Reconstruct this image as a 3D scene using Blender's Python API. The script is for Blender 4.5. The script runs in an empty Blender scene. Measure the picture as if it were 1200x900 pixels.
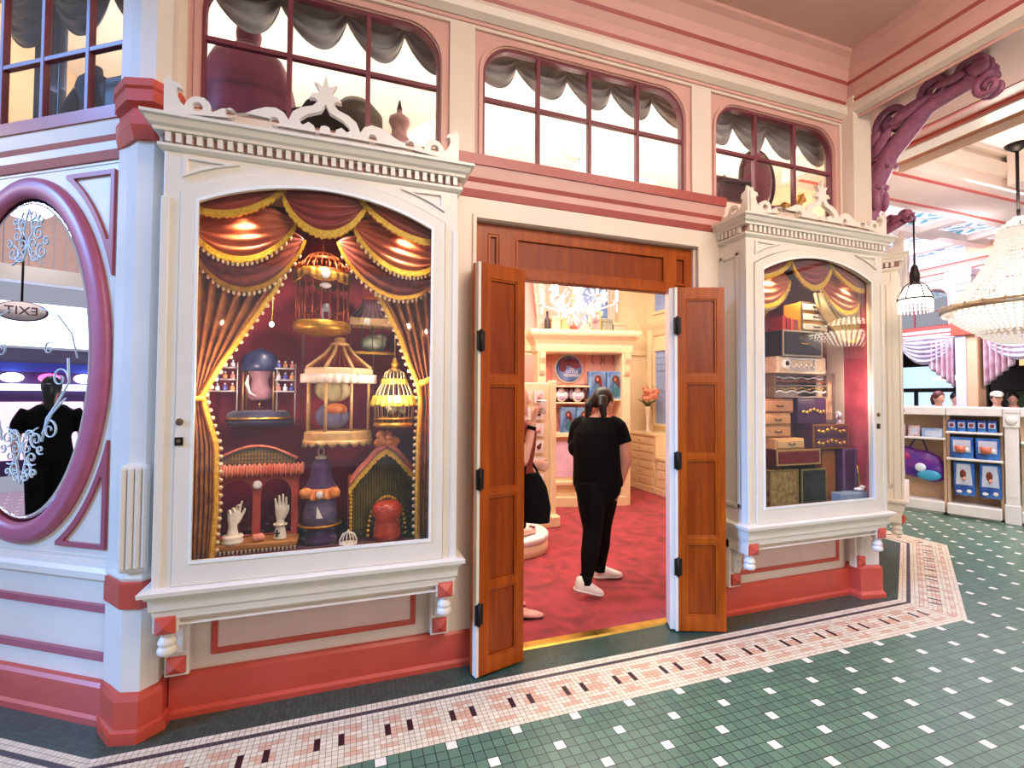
import bpy, bmesh, math, random
from mathutils import Vector, Matrix
from mathutils.geometry import tessellate_polygon
sc = bpy.context.scene
COL = sc.collection
PI = math.pi
def lin(h):
    h = h.lstrip('#'); c = [int(h[i:i+2], 16)/255 for i in (0, 2, 4)]
    return tuple(x/12.92 if x <= .04045 else ((x+.055)/1.055)**2.4 for x in c)+(1.,)
# ------------------------------------------------------------------ camera
cam_data = bpy.data.cameras.new('camera'); cam = bpy.data.objects.new('camera', cam_data); COL.objects.link(cam)
cam_data.sensor_width = 36; cam_data.lens = 36*552/1200; cam_data.clip_start = .05
yaw, pit, rol = (math.radians(a) for a in (19.012, 1.552, .322))
fw = Vector((math.sin(yaw)*math.cos(pit), math.cos(yaw)*math.cos(pit), math.sin(pit)))
rt = Vector((math.cos(yaw), -math.sin(yaw), 0)); up = rt.cross(fw)
r2 = math.cos(rol)*rt+math.sin(rol)*up; u2 = -math.sin(rol)*rt+math.cos(rol)*up
cam.matrix_world = Matrix(((r2.x, u2.x, -fw.x, 0), (r2.y, u2.y, -fw.y, 0), (r2.z, u2.z, -fw.z, 1.55), (0, 0, 0, 1)))
sc.camera = cam
# ------------------------------------------------------------------ light
vs = sc.view_settings; vs.view_transform = 'Standard'; vs.look = 'None'; vs.gamma = 1; vs.use_curve_mapping = False
vs.exposure = 0.15
sc.cycles.use_denoising = True
sc.cycles.max_bounces = 7; sc.cycles.transparent_max_bounces = 16; sc.cycles.sample_clamp_indirect = 6
sc.cycles.caustics_reflective = False; sc.cycles.caustics_refractive = False
w = bpy.data.worlds.new('daylight'); sc.world = w; w.use_nodes = True
w.node_tree.nodes['Background'].inputs[0].default_value = (.85, .86, 1., 1); w.node_tree.nodes['Background'].inputs[1].default_value = .42
def light(name, kind, loc, energy, color=(1, 1, 1), size=.2, aim=None, sy=None, spot=None):
    d = bpy.data.lights.new(name, kind); o = bpy.data.objects.new(name, d); COL.objects.link(o)
    o.location = loc; d.energy = energy; d.color = color
    if kind == 'AREA':
        d.size = size
        if sy: d.shape = 'RECTANGLE'; d.size_y = sy
    elif kind == 'SUN': d.angle = size
    else: d.shadow_soft_size = size
    if spot: d.spot_size = spot; d.spot_blend = .8
    if aim is not None:
        o.rotation_euler = (Vector(aim)-Vector(loc)).to_track_quat('-Z', 'Y').to_euler()
    return o
WARM = (1., .83, .66)
light('daylight_from_street', 'SUN', (-8, -2.0, 5.2), 4.0, (.18, .43, 1.), math.radians(15), (0, 0, 1.2))
light('porch_lamp', 'AREA', (1.2, -.2, 4.18), 95, (1., .85, .72), 1.6, (1.2, 1.2, 0), 1.0)
light('porch_lamp', 'AREA', (3.0, .4, 4.18), 45, (1., .84, .72), 1.2, (3.2, 1.8, 0), 1.0)
light('hall_bounce', 'AREA', (3.5, -4.5, 3.4), 130, (1., .87, .77), 3.0, (1.6, 2.7, 1.6), 2.0)
light('shop_ceiling_lamp', 'AREA', (2.6, 4.9, 3.95), 120, (1., .90, .80), 2.6, (2.6, 4.9, 0), 2.6)
light('shop_ceiling_fill', 'AREA', (1.6, 3.7, 3.2), 30, (1., .95, .86), 2.6, (1.6, 3.9, 4.2), .8)  # added upward fills that whiten the shop ceiling, no cove there
light('shop_ceiling_fill', 'AREA', (-.9, 3.9, 3.3), 22, (1., .95, .86), 1.8, (-.9, 4.1, 4.2), .8)
light('shop_ceiling_fill', 'AREA', (3.7, 3.8, 3.3), 24, (1., .95, .86), 1.2, (3.7, 4.0, 4.2), .8)
light('shop_side_lamp', 'AREA', (.4, 4.2, 3.6), 40, (1., .88, .80), 1.2, (3.2, 6.2, 1.4))
light('hall_lamp', 'AREA', (8.0, 2.6, 3.9), 250, (1., .88, .95), 3.0, (8.0, 3.2, 0), 2.0)
light('canopy_fill', 'POINT', (-6.0, 3.3, 3.9), 70, (1., .86, .80), .3)  # added fill for the boards and sign that the mirror shows
light('hall_uplight', 'AREA', (7.4, 4.6, 3.6), 34, (.92, .88, 1.), 1.6, (7.6, 4.9, 4.5), 1.0)
light('hall_far_lamp', 'AREA', (9.4, 6.0, 4.2), 200, (.84, .82, 1.), 1.6, (11, 6, 1.6))
# ------------------------------------------------------------------ materials
class X:                                            # tiny expression builder over math nodes
    nt = None
    def __init__(s, v): s.v = v
    @staticmethod
    def op(o, *a):
        n = X.nt.nodes.new('ShaderNodeMath'); n.operation = o
        for i, q in enumerate(a):
            q = q.v if isinstance(q, X) else q
            if isinstance(q, (int, float)): n.inputs[i].default_value = q
            else: X.nt.links.new(q, n.inputs[i])
        return X(n.outputs[0])
    def __add__(s, o): return X.op('ADD', s, o)
    def __sub__(s, o): return X.op('SUBTRACT', s, o)
    def __rsub__(s, o): return X.op('SUBTRACT', o, s)
    def __mul__(s, o): return X.op('MULTIPLY', s, o)
    def __truediv__(s, o): return X.op('DIVIDE', s, o)
    def floor(s): return X.op('FLOOR', s)
    def mod(s, o): return X.op('FLOORED_MODULO', s, o)
    def lt(s, o): return X.op('LESS_THAN', s, o)
    def gt(s, o): return X.op('GREATER_THAN', s, o)
    def eq(s, o): return X.op('COMPARE', s, o, .25)
    def mx(s, o): return X.op('MAXIMUM', s, o)
    def sin(s): return X.op('SINE', s)
    def abs(s): return X.op('ABSOLUTE', s)
def mixc(fac, a, b):
    n = X.nt.nodes.new('ShaderNodeMix'); n.data_type = 'RGBA'
    for sock, q in ((n.inputs[0], fac), (n.inputs[6], a), (n.inputs[7], b)):
        q = q.v if isinstance(q, X) else q
        if isinstance(q, (tuple, float, int)): sock.default_value = q
        else: X.nt.links.new(q, sock)
    return n.outputs[2]
MATS = {}
def newmat(name):
    m = bpy.data.materials.new(name); m.use_nodes = True; X.nt = m.node_tree
    return m, m.node_tree.nodes['Principled BSDF'], m.node_tree
def tex(nt, kind, coord='Object'):
    t = nt.nodes.new('ShaderNodeTexCoord'); n = nt.nodes.new(kind); nt.links.new(t.outputs[coord], n.inputs['Vector']); return n
def M(name, c, rough=.5, metal=0., var=.10, scale=9., bump=0., bscale=60., emit=0., ecol=None, c2=None, sheen=0., spec=.5, alpha=None):
    if name in MATS: return MATS[name]
    m, b, nt = newmat(name)
    c = lin(c) if isinstance(c, str) else c
    n = tex(nt, 'ShaderNodeTexNoise'); n.inputs['Scale'].default_value = scale; n.inputs['Detail'].default_value = 3
    ca = c if c2 is None else (lin(c2) if isinstance(c2, str) else c2)
    if c2 is None:
        lo = tuple(v*(1-var) for v in c[:3])+(1,); hi = tuple(min(1, v*(1+var*.5)) for v in c[:3])+(1,)
    else: lo, hi = c, ca
    r = nt.nodes.new('ShaderNodeValToRGB'); r.color_ramp.elements[0].position = .35; r.color_ramp.elements[1].position = .65
    r.color_ramp.elements[0].color = lo; r.color_ramp.elements[1].color = hi
    nt.links.new(n.outputs['Fac'], r.inputs[0]); nt.links.new(r.outputs[0], b.inputs['Base Color'])
    b.inputs['Roughness'].default_value = rough; b.inputs['Metallic'].default_value = metal; b.inputs['Specular IOR Level'].default_value = spec
    if sheen: b.inputs['Sheen Weight'].default_value = sheen
    if bump:
        q = tex(nt, 'ShaderNodeTexNoise'); q.inputs['Scale'].default_value = bscale
        bp = nt.nodes.new('ShaderNodeBump'); bp.inputs['Strength'].default_value = bump; bp.inputs['Distance'].default_value = .01
        nt.links.new(q.outputs['Fac'], bp.inputs['Height']); nt.links.new(bp.outputs[0], b.inputs['Normal'])
    if emit:
        b.inputs['Emission Color'].default_value = lin(ecol) if ecol else c; b.inputs['Emission Strength'].default_value = emit
    MATS[name] = m; return m
def glass(name, tint=(.97, .97, .97), refl=1.45, rough=0.):
    if name in MATS: return MATS[name]
    m, b, nt = newmat(name); nt.nodes.remove(b)
    t = nt.nodes.new('ShaderNodeBsdfTransparent'); t.inputs[0].default_value = tint+(1,)
    g = nt.nodes.new('ShaderNodeBsdfGlossy'); g.inputs['Roughness'].default_value = rough
    lw = nt.nodes.new('ShaderNodeLayerWeight'); f = nt.nodes.new('ShaderNodeMath'); f.operation = 'POWER'; f.inputs[1].default_value = 5; nt.links.new(lw.outputs['Facing'], f.inputs[0])
    f2 = nt.nodes.new('ShaderNodeMath'); f2.operation = 'MULTIPLY_ADD'; f2.inputs[1].default_value = .9; f2.inputs[2].default_value = .06; nt.links.new(f.outputs[0], f2.inputs[0]); f = f2
    x = nt.nodes.new('ShaderNodeMixShader'); nt.links.new(f.outputs[0], x.inputs[0]); nt.links.new(t.outputs[0], x.inputs[1]); nt.links.new(g.outputs[0], x.inputs[2])
    nt.links.new(x.outputs[0], nt.nodes['Material Output'].inputs[0]); MATS[name] = m; return m
CREAM = M('cream_paint', '#E9DDCE', .32, var=.04, scale=3)
CREAM2 = M('warm_cream_paint', '#E6D3C0', .35, var=.04, scale=3)
ROSE = M('rose_paint', '#C84E3C', .35, var=.07, scale=5)
STRIPE = M('rose_trim_paint', '#AE5248', .35, var=.07, scale=5)
PINK = M('pink_paint', '#D8A597', .38, var=.05, scale=4)
SALMON = M('salmon_panel_paint', '#E2BDB0', .4, var=.05, scale=4)
TAN = M('tan_ceiling_paint', '#DCB2A2', .6, var=.06, scale=2)
MULL = M('dark_mauve_sash_paint', '#7C3A44', .4, var=.1)
PLUM = M('plum_bracket_paint', '#A2607C', .45, var=.2, scale=30, bump=.3)
INC = M('shop_cream_paint', '#F4DFB6', .4, var=.04)
INP = M('shop_pink_paint', '#F2B3A6', .5, var=.05)
IWHITE = M('shop_ceiling_white', '#F5EFE2', .6, var=.03)
GOLD = M('gold_trim', '#C9932E', .38, .7, var=.25, scale=40)
BRASS = M('brass', '#E3B95A', .25, .9, var=.15, scale=12)
IRON = M('dark_iron', '#2B211E', .45, .6, var=.2)
BLACKC = M('black_cloth', '#060507', .9, var=.4, scale=14, spec=.2)
SKIN = M('skin', '#E3A58D', .5, var=.06, scale=14)
HAIR = M('dark_hair', '#1A1212', .4, var=.5, scale=60)
WHITE = M('white_plain', '#F0EEEA', .4, var=.03)
GLASS = glass('clear_glass')
def wood(name, a, b_, rough=.32, sx=14., sz=1.2):
    if name in MATS: return MATS[name]
    m, b, nt = newmat(name)
    t = nt.nodes.new('ShaderNodeTexCoord'); mp = nt.nodes.new('ShaderNodeMapping'); mp.inputs['Scale'].default_value = (sx, sx, sz)
    n = nt.nodes.new('ShaderNodeTexNoise'); n.inputs['Scale'].default_value = 3; n.inputs['Detail'].default_value = 6; n.inputs['Distortion'].default_value = .6
    nt.links.new(t.outputs['Object'], mp.inputs[0]); nt.links.new(mp.outputs[0], n.inputs['Vector'])
    r = nt.nodes.new('ShaderNodeValToRGB'); r.color_ramp.elements[0].color = lin(a); r.color_ramp.elements[1].color = lin(b_)
    r.color_ramp.elements[0].position = .3; r.color_ramp.elements[1].position = .7
    nt.links.new(n.outputs['Fac'], r.inputs[0]); nt.links.new(r.outputs[0], b.inputs['Base Color']); b.inputs['Roughness'].default_value = rough; b.inputs['Specular IOR Level'].default_value = .3
    MATS[name] = m; return m
WOOD = wood('varnished_orange_wood', '#8C3802', '#AE5006', .3, 9., .8)
WOODD = wood('varnished_wood_panel', '#782A02', '#964004', .3, 9., .8)
# ------------------------------------------------------------------ mesh helpers
ID = Matrix.Identity(4)
def TR(loc=(0, 0, 0), rz=0, rx=0, ry=0, s=1):
    return Matrix.Translation(loc) @ Matrix.Rotation(rz, 4, 'Z') @ Matrix.Rotation(ry, 4, 'Y') @ Matrix.Rotation(rx, 4, 'X') @ Matrix.Scale(s, 4)
class MB:
    def __init__(s, T=None): s.v = []; s.f = []; s.mi = []; s.mats = []; s.cur = 0; s.T = T or ID; s.sm = []; s.smooth = False
    def mat(s, m):
        if m not in s.mats: s.mats.append(m)
        s.cur = s.mats.index(m); return s
    def add(s, vs, fs):
        o = len(s.v); T = s.T
        s.v += [tuple(T @ Vector(p)) for p in vs]
        for f in fs: s.f.append(tuple(i+o for i in f)); s.mi.append(s.cur); s.sm.append(s.smooth)
        return s
    def box(s, x0, x1, y0, y1, z0, z1):
        return s.add([(x0, y0, z0), (x1, y0, z0), (x1, y1, z0), (x0, y1, z0), (x0, y0, z1), (x1, y0, z1), (x1, y1, z1), (x0, y1, z1)],
                     [(3, 2, 1, 0), (4, 5, 6, 7), (0, 1, 5, 4), (1, 2, 6, 5), (2, 3, 7, 6), (3, 0, 4, 7)])
    def bbox(s, x0, x1, y0, y1, z0, z1, b=.01):      # box with chamfered vertical+top edges
        b = min(b, (x1-x0)/2.1, (y1-y0)/2.1, (z1-z0)/2.1)
        def ring(i, z): return [(x0+i, y0+b, z), (x0+b, y0+i, z), (x1-b, y0+i, z), (x1-i, y0+b, z), (x1-i, y1-b, z), (x1-b, y1-i, z), (x0+b, y1-i, z), (x0+i, y1-b, z)]
        R = [ring(b*.7, z0), ring(0, z0+b), ring(0, z1-b), ring(b*.7, z1)]
        return s.rings(R, True)
    def rings(s, R, caps=True, closed=True):
        n = len(R[0]); vs = [p for r in R for p in r]; fs = []
        for i in range(len(R)-1):
            for j in range(n if closed else n-1):
                k = (j+1) % n; fs.append((i*n+j, i*n+k, (i+1)*n+k, (i+1)*n+j))
        if caps: fs.append(tuple(range(n-1, -1, -1))); fs.append(tuple((len(R)-1)*n+j for j in range(n)))
        return s.add(vs, fs)
    def plate(s, outer, holes, y0, y1):               # outline in (x,z), front at y0, back at y1
        loops = [list(outer)]+[list(h) for h in holes]
        tri = tessellate_polygon([[Vector((p[0], p[1], 0)) for p in l] for l in loops])
        pts = [p for l in loops for p in l]; n = len(pts)
        vs = [(p[0], y0, p[1]) for p in pts]+[(p[0], y1, p[1]) for p in pts]; fs = []
        for t in tri:
            a, b, c = (pts[i] for i in t)
            ar = (b[0]-a[0])*(c[1]-a[1])-(c[0]-a[0])*(b[1]-a[1])
            if ar < 0: t = t[::-1]
            fs.append(tuple(t)); fs.append(tuple(i+n for i in t[::-1]))
        o = 0
        for li, l in enumerate(loops):
            k = len(l); A = sum(l[i][0]*l[(i+1) % k][1]-l[(i+1) % k][0]*l[i][1] for i in range(k))
            for i in range(k):
                a, b = o+i, o+(i+1) % k
                q = (a, a+n, b+n, b)
                if (A > 0) == (li > 0): q = q[::-1]
                fs.append(q[::-1] if li == 0 and A > 0 or li > 0 and A > 0 else q)
            o += k
        return s.add(vs, fs)
    def prism(s, poly, z0, z1):                       # plan outline in (x,y)
        return s.rings([[(p[0], p[1], z0) for p in poly], [(p[0], p[1], z1) for p in poly]])
    def mould(s, prof, x0, x1):                       # profile in (y,z) run along x
        return s.rings([[(x0, p[0], p[1]) for p in prof], [(x1, p[0], p[1]) for p in prof]])
    def lathe(s, prof, n=20, c=(0, 0, 0), a0=0, a1=2*PI):
        full = abs(a1-a0-2*PI) < 1e-6; k = n if full else n+1
        R = [[(c[0]+r*math.cos(a0+(a1-a0)*j/n), c[1]+r*math.sin(a0+(a1-a0)*j/n), c[2]+z) for j in range(k)] for r, z in prof]
        return s.rings(R, full, full)
    def tube(s, pts, r, n=8, caps=True, flat=1., ref=None):
        P = [Vector(p) for p in pts]; m = len(P)
        rr = r if isinstance(r, (list, tuple)) else [r]*m
        t0 = (P[1]-P[0]).normalized()
        rf = Vector(ref) if ref else (Vector((1, 0, 0)) if abs(t0.x) < .8 else Vector((0, 1, 0)))
        R = []; u = None
        for i in range(m):
            t = (P[min(i+1, m-1)]-P[max(i-1, 0)])
            t = t.normalized() if t.length > 1e-9 else t0
            base = rf if u is None or ref else u
            u_ = base-t*base.dot(t)
            if u_.length < 1e-5: u_ = t.orthogonal()
            u = u_.normalized(); v = t.cross(u)
            q = rr[i]; a, b = q if isinstance(q, (tuple, list)) else (q, q*flat)
            R.append([tuple(P[i]+u*(a*math.cos(2*PI*j/n))+v*(b*math.sin(2*PI*j/n))) for j in range(n)])
        return s.rings(R, caps)
    def ball(s, c, r, n=12, m=8, rot=None):
        rx, ry, rz = r if isinstance(r, (tuple, list)) else (r, r, r)
        R = []
        for i in range(m+1):
            a = PI*i/m; q = max(math.sin(a), .02)
            R.append([Vector((rx*q*math.cos(2*PI*j/n), ry*q*math.sin(2*PI*j/n), -rz*math.cos(a))) for j in range(n)])
        if rot is not None: R = [[rot @ p for p in k] for k in R]
        return s.rings([[(p.x+c[0], p.y+c[1], p.z+c[2]) for p in k] for k in R])
    def grid(s, fn, nu, nv):
        vs = [fn(i/nu, j/nv) for j in range(nv+1) for i in range(nu+1)]
        fs = [(j*(nu+1)+i, j*(nu+1)+i+1, (j+1)*(nu+1)+i+1, (j+1)*(nu+1)+i) for j in range(nv) for i in range(nu)]
        return s.add(vs, fs)
    def mesh(s, name):
        me = bpy.data.meshes.new(name); me.from_pydata(s.v, [], s.f)
        for m in s.mats: me.materials.append(m)
        me.polygons.foreach_set('material_index', s.mi); me.polygons.foreach_set('use_smooth', s.sm); me.update(); return me
def S(T=None, m=None):                                # smooth-shaded builder
    b = MB(T); b.smooth = True
    if m: b.mat(m)
    return b
def B(T=None, m=None):
    b = MB(T)
    if m: b.mat(m)
    return b
def fixn(me):
    bm = bmesh.new(); bm.from_mesh(me); bmesh.ops.remove_doubles(bm, verts=bm.verts, dist=1e-6); bmesh.ops.recalc_face_normals(bm, faces=bm.faces); bm.to_mesh(me); bm.free()
def obj(name, mb, parent=None, bevel=0., thick=0., fix=True):
    me = mb.mesh(name) if isinstance(mb, MB) else mb
    if fix: fixn(me)
    o = bpy.data.objects.new(name, me); COL.objects.link(o)
    if parent is not None: o.parent = parent
    if thick:
        q = o.modifiers.new('thickness', 'SOLIDIFY'); q.thickness = thick; q.offset = 0
    if bevel:
        q = o.modifiers.new('edge', 'BEVEL'); q.width = bevel; q.segments = 2; q.limit_method = 'ANGLE'; q.angle_limit = .7
    return o
def tag(o, label=None, cat=None, group=None, kind=None):
    if label: o['label'] = label
    if cat: o['category'] = cat
    if group: o['group'] = group
    if kind: o['kind'] = kind
    return o
def thing(name, label, cat, loc=(0, 0, 0), rz=0, group=None):
    o = bpy.data.objects.new(name, None); COL.objects.link(o); o.empty_display_size = .05
    o.location = loc; o.rotation_euler = (0, 0, rz); return tag(o, label, cat, group)
def struct(name, mb, label=None, **k):
    o = obj(name, mb, **k); o['kind'] = 'structure'
    if label: o['label'] = label
    return o
def dup(root, loc, rz=None, label=None, group=None):
    kids = {}
    for c in COL.objects:
        if c.parent: kids.setdefault(c.parent.name, []).append(c)
    def cp(o, par):
        c = o.copy(); COL.objects.link(c)
        if par is not None: c.parent = par
        for k in kids.get(o.name, []): cp(k, c)
        return c
    r = cp(root, None); r.location = loc
    if rz is not None: r.rotation_euler = (0, 0, rz)
    if label: r['label'] = label
    if group: r['group'] = group
    return r
def fuse(mb, name, voxel=.012, it=4, mat=None):       # one continuous skin from overlapping forms
    me = mb.mesh('tmp'); fixn(me)
    o = bpy.data.objects.new('tmp', me); COL.objects.link(o)
    q = o.modifiers.new('r', 'REMESH'); q.mode = 'VOXEL'; q.voxel_size = voxel
    if it: q = o.modifiers.new('s', 'SMOOTH'); q.iterations = it; q.factor = .5
    dg = bpy.context.evaluated_depsgraph_get(); dg.update()
    r = bpy.data.meshes.new_from_object(o.evaluated_get(dg)); r.name = name
    bpy.data.objects.remove(o); r.materials.clear(); r.materials.append(mat)
    r.polygons.foreach_set('use_smooth', [True]*len(r.polygons)); return r
def circ(cx, cz, rx, rz=None, n=28, a0=0, a1=2*PI):
    rz = rx if rz is None else rz; full = abs(a1-a0-2*PI) < 1e-6
    return [(cx+rx*math.cos(a0+(a1-a0)*i/n), cz+rz*math.sin(a0+(a1-a0)*i/n)) for i in range(n if full else n+1)]
def rect(x0, x1, z0, z1): return [(x0, z0), (x1, z0), (x1, z1), (x0, z1)]
def archrect(x0, x1, z0, z1, r, n=8):
    return [(x0, z0), (x1, z0)]+circ(x1-r, z1-r, r, n=n, a0=0, a1=PI/2)+circ(x0+r, z1-r, r, n=n, a0=PI/2, a1=PI)
def segarch(x0, x1, z0, zs, rise, n=16):              # rectangle with a segmental arched head
    c = (x1-x0)/2; R = (c*c+rise*rise)/(2*rise); cz = zs+rise-R; a = math.asin(c/R); cx = (x0+x1)/2
    return [(x0, z0), (x1, z0)]+[(cx+R*math.sin(a-2*a*i/n), cz+R*math.cos(a-2*a*i/n)) for i in range(n+1)]
def mini(name, label, cat, loc, builder, rz=0, group=None, **k):   # a thing that is one mesh at its own place
    o = obj(name, builder, **k); o.location = loc; o.rotation_euler = (0, 0, rz); return tag(o, label, cat, group)
TF = TR((0, 2.74, 0))                                 # shop front: x along the wall, y into it
AL = math.atan2(-.538, .843); TL = TR((-1.069, 2.780, 0), AL)     # left wall
AR = math.radians(31); TC = TR((3.97, 2.74, 0), AR)   # canted wall on the right
# ------------------------------------------------------------------ floor tiles
TS = .0254
def border_mat():
    m, b, nt = newmat('mosaic_border_tiles')
    uv = nt.nodes.new('ShaderNodeUVMap'); sep = nt.nodes.new('ShaderNodeSeparateXYZ'); nt.links.new(uv.outputs[0], sep.inputs[0])
    u = X(sep.outputs[0])/TS; v = X(sep.outputs[1])/TS
    iu = u.floor(); iv = v.floor()
    cn = nt.nodes.new('ShaderNodeCombineXYZ'); nt.links.new(iu.v, cn.inputs[0]); nt.links.new(iv.v, cn.inputs[1])
    wn = nt.nodes.new('ShaderNodeTexWhiteNoise'); wn.noise_dimensions = '2D'; nt.links.new(cn.outputs[0], wn.inputs['Vector']); rnd = X(wn.outputs['Value'])
    dark = mixc(rnd, lin('#34493F'), lin('#42594C'))
    white = mixc(rnd, lin('#DCCDB0'), lin('#F0E3C8'))
    red = ((((iu*.9).sin()+(iv*1.7).sin()) + rnd*1.4).gt(1.25))*(iv.gt(11.5))*(iv.lt(19.5))
    white = mixc(red*.75, white, lin('#D69C7C'))
    k = (iu-1).mod(12); blk = (k.eq(0)+k.eq(4))*iv.gt(13.5)*iv.lt(16.5)
    white = mixc(blk, white, lin('#33141F'))
    c = mixc(iv.gt(6.5), dark, white)
    c = mixc(iv.eq(9), c, lin('#3B3F45'))
    c = mixc(iv.gt(21.5), c, white)
    fu = (u-iu-.5).abs(); fv = (v-iv-.5).abs(); gr = fu.mx(fv).gt(.455)
    lightrow = iv.gt(6.5)
    gcol = mixc(lightrow, lin('#232E29'), lin('#8A6B55'))
    c = mixc(gr*((blk*-1.)+1.), c, gcol)
    nt.links.new(c, b.inputs['Base Color']); b.inputs['Roughness'].default_value = .33; b.inputs['Specular IOR Level'].default_value = .5
    return m
def field_mat():
    m, b, nt = newmat('green_field_tiles')
    t = nt.nodes.new('ShaderNodeTexCoord'); sep = nt.nodes.new('ShaderNodeSeparateXYZ'); nt.links.new(t.outputs['Object'], sep.inputs[0])
    u = (X(sep.outputs[0])-1.9496)/.0508; v = (2.131-X(sep.outputs[1]))/.0508
    iu = u.floor(); iv = v.floor()
    cn = nt.nodes.new('ShaderNodeCombineXYZ'); nt.links.new(iu.v, cn.inputs[0]); nt.links.new(iv.v, cn.inputs[1])
    wn = nt.nodes.new('ShaderNodeTexWhiteNoise'); wn.noise_dimensions = '2D'; nt.links.new(cn.outputs[0], wn.inputs['Vector']); rnd = X(wn.outputs['Value'])
    g = mixc(rnd, lin('#526F5F'), lin('#5F8069'))
    r3 = (iv/3).floor(); wh = iv.mod(3).eq(0)*((iu+r3*3).mod(6)).eq(0)
    c = mixc(wh, g, lin('#EFE9D8'))
    fu = (u-iu-.5).abs(); fv = (v-iv-.5).abs(); gr = fu.mx(fv).gt(.458)
    c = mixc(gr, c, lin('#26332D'))
    nt.links.new(c, b.inputs['Base Color']); b.inputs['Roughness'].default_value = .3
    return m
def carpet_mat():
    m, b, nt = newmat('red_patterned_carpet')
    n = tex(nt, 'ShaderNodeTexNoise'); n.inputs['Scale'].default_value = 3.2; n.inputs['Detail'].default_value = 6; n.inputs['Distortion'].default_value = 1.5
    vo = tex(nt, 'ShaderNodeTexVoronoi'); vo.inputs['Scale'].default_value = 7
    f = X(n.outputs['Fac'])+X(vo.outputs['Distance'])*.25
    r = nt.nodes.new('ShaderNodeValToRGB'); nt.links.new(f.v, r.inputs[0])
    e = r.color_ramp.elements; e[0].position = .42; e[0].color = lin('#7A1422'); e[1].position = .78; e[1].color = lin('#B0303C')
    nt.links.new(r.outputs[0], b.inputs['Base Color']); b.inputs['Roughness'].default_value = .95; b.inputs['Sheen Weight'].default_value = .2
    return m
def offpoly(P, d):
    out = []
    for i, p in enumerate(P):
        ns = []
        for a, c in ((i-1, i), (i, i+1)):
            if a >= 0 and c < len(P):
                t = (P[c]-P[a]).normalized(); ns.append(Vector((t.y, -t.x)))
        n = ns[0] if len(ns) == 1 else (ns[0]+ns[1])/(1+ns[0].dot(ns[1]))
        out.append(p+n*d)
    return out
cr, sr = math.cos(AR), math.sin(AR)
BASE = [Vector(p) for p in ((-1.012-.843*6, 2.69+.538*6), (-.963, 2.69), (3.985, 2.69), (3.985+cr*1.72, 2.69+sr*1.72), (3.985+cr*1.72-.05, 2.69+sr*1.72+3.2))]
fm = bmesh.new(); uvl = fm.loops.layers.uv.new('UVMap')
outer = offpoly(BASE, 22*TS)
def face(ps, mi, uvs=None):
    f = fm.faces.new([fm.verts.new((p[0], p[1], 0)) for p in ps]); f.material_index = mi
    if f.normal.z < 0: f.normal_flip()
    if uvs:
        for l in f.loops:
            k = min(range(len(ps)), key=lambda i: (Vector((ps[i][0], ps[i][1], 0))-l.vert.co).length); l[uvl].uv = uvs[k]
for i in range(len(BASE)-1):
    t = (BASE[i+1]-BASE[i]).normalized(); o0 = Vector((.152, 2.69)) if i == 1 else BASE[i]
    q = [BASE[i], BASE[i+1], outer[i+1], outer[i]]
    face(q, 0, [((p-o0).dot(t), 0 if k < 2 else 22*TS) for k, p in enumerate(q)])
far = [(-9, -6), (16, -6), (16, 9), (float(BASE[4].x)+.55, 9)]
face([(-.963, 2.69), (3.985, 2.69), (3.985, 2.81), (-.963, 2.81)], 0, [(0, .01), (4.9, .01), (4.9, .13), (0, .13)])
face([tuple(outer[0])]+[(-9, float(outer[0].y))]+far[:1]+far[1:]+[tuple(outer[4])]+[tuple(outer[3]), tuple(outer[2]), tuple(outer[1])], 1)
fm.normal_update()
for f in fm.faces:
    if f.normal.z < 0: f.normal_flip()
me = bpy.data.meshes.new('floor'); fm.to_mesh(me); fm.free(); me.materials.append(border_mat()); me.materials.append(field_mat())
o = bpy.data.objects.new('floor', me); COL.objects.link(o); tag(o, 'green tile floor with white dots and a pale mosaic border', None, None, 'structure')
struct('floor', B(None, carpet_mat()).prism([(-.95, 2.80), (3.93, 2.80), (5.12, 3.515), (5.12, 7.35), (-2.3, 7.35), (-2.3, 3.66)], -.03, .004), 'red patterned carpet inside the shop')
tag(obj('threshold_strip', B(None, BRASS).mould([(2.735, .0005), (2.742, .012), (2.80, .014), (2.82, .0045), (2.82, .0005)], .70, 2.31)), 'brass threshold strip across the shop doorway', 'threshold', kind='structure')
# ------------------------------------------------------------------ shop front walls
W = {'a': (-.745, .485), 'b': (.75, 2.25), 'c': (2.53, 3.735)}; Z0, Z1 = 3.01, 3.745
holes = [rect(a-.055, b+.055, Z0-.012, Z1+.055) for a, b in W.values()]
holes += [rect(.70, 2.31, -.01, 2.615)]+[rect(c-.60, c+.60, .72, 2.60) for c in (-.131, 3.195)]
pts = [(-1.02, 0), (.70, 0), (.70, 2.615), (2.31, 2.615), (2.31, 0), (3.96, 0), (3.96, 4.45), (-1.02, 4.45)]
struct('wall_front', B(TF, CREAM2).plate(pts, holes[:3]+holes[4:], 0, .14), 'cream painted shop front wall')
LW = (-1.23, -.005)                                   # left-wall window, in its own wall frame
OV = (-.605, 1.73)
lp = [(-1.40, 0), (.06, 0), (.06, 4.45), (-1.40, 4.45)]
struct('wall_left', B(TL, CREAM).plate(lp, [rect(LW[0]-.05, LW[1]+.02, 2.945, 3.80)], 0, .12), 'canted cream wall holding the oval mirror')
struct('wall_right', B(TC, CREAM2).plate([(0, 0), (1.75, 0), (1.75, 4.45), (0, 4.45)], [rect(.42, 1.4, .72, 2.60)], 0, .12), 'canted wall beside the right display window')
o = struct('wall_right', B(None, CREAM2).box(0, .12, 0, 3.4, 0, 4.45), 'side wall of the shop facing the hall'); o.location = (3.97+cr*1.75-.13, 2.74+sr*1.75, 0); o.rotation_euler = (0, 0, 0)
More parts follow.
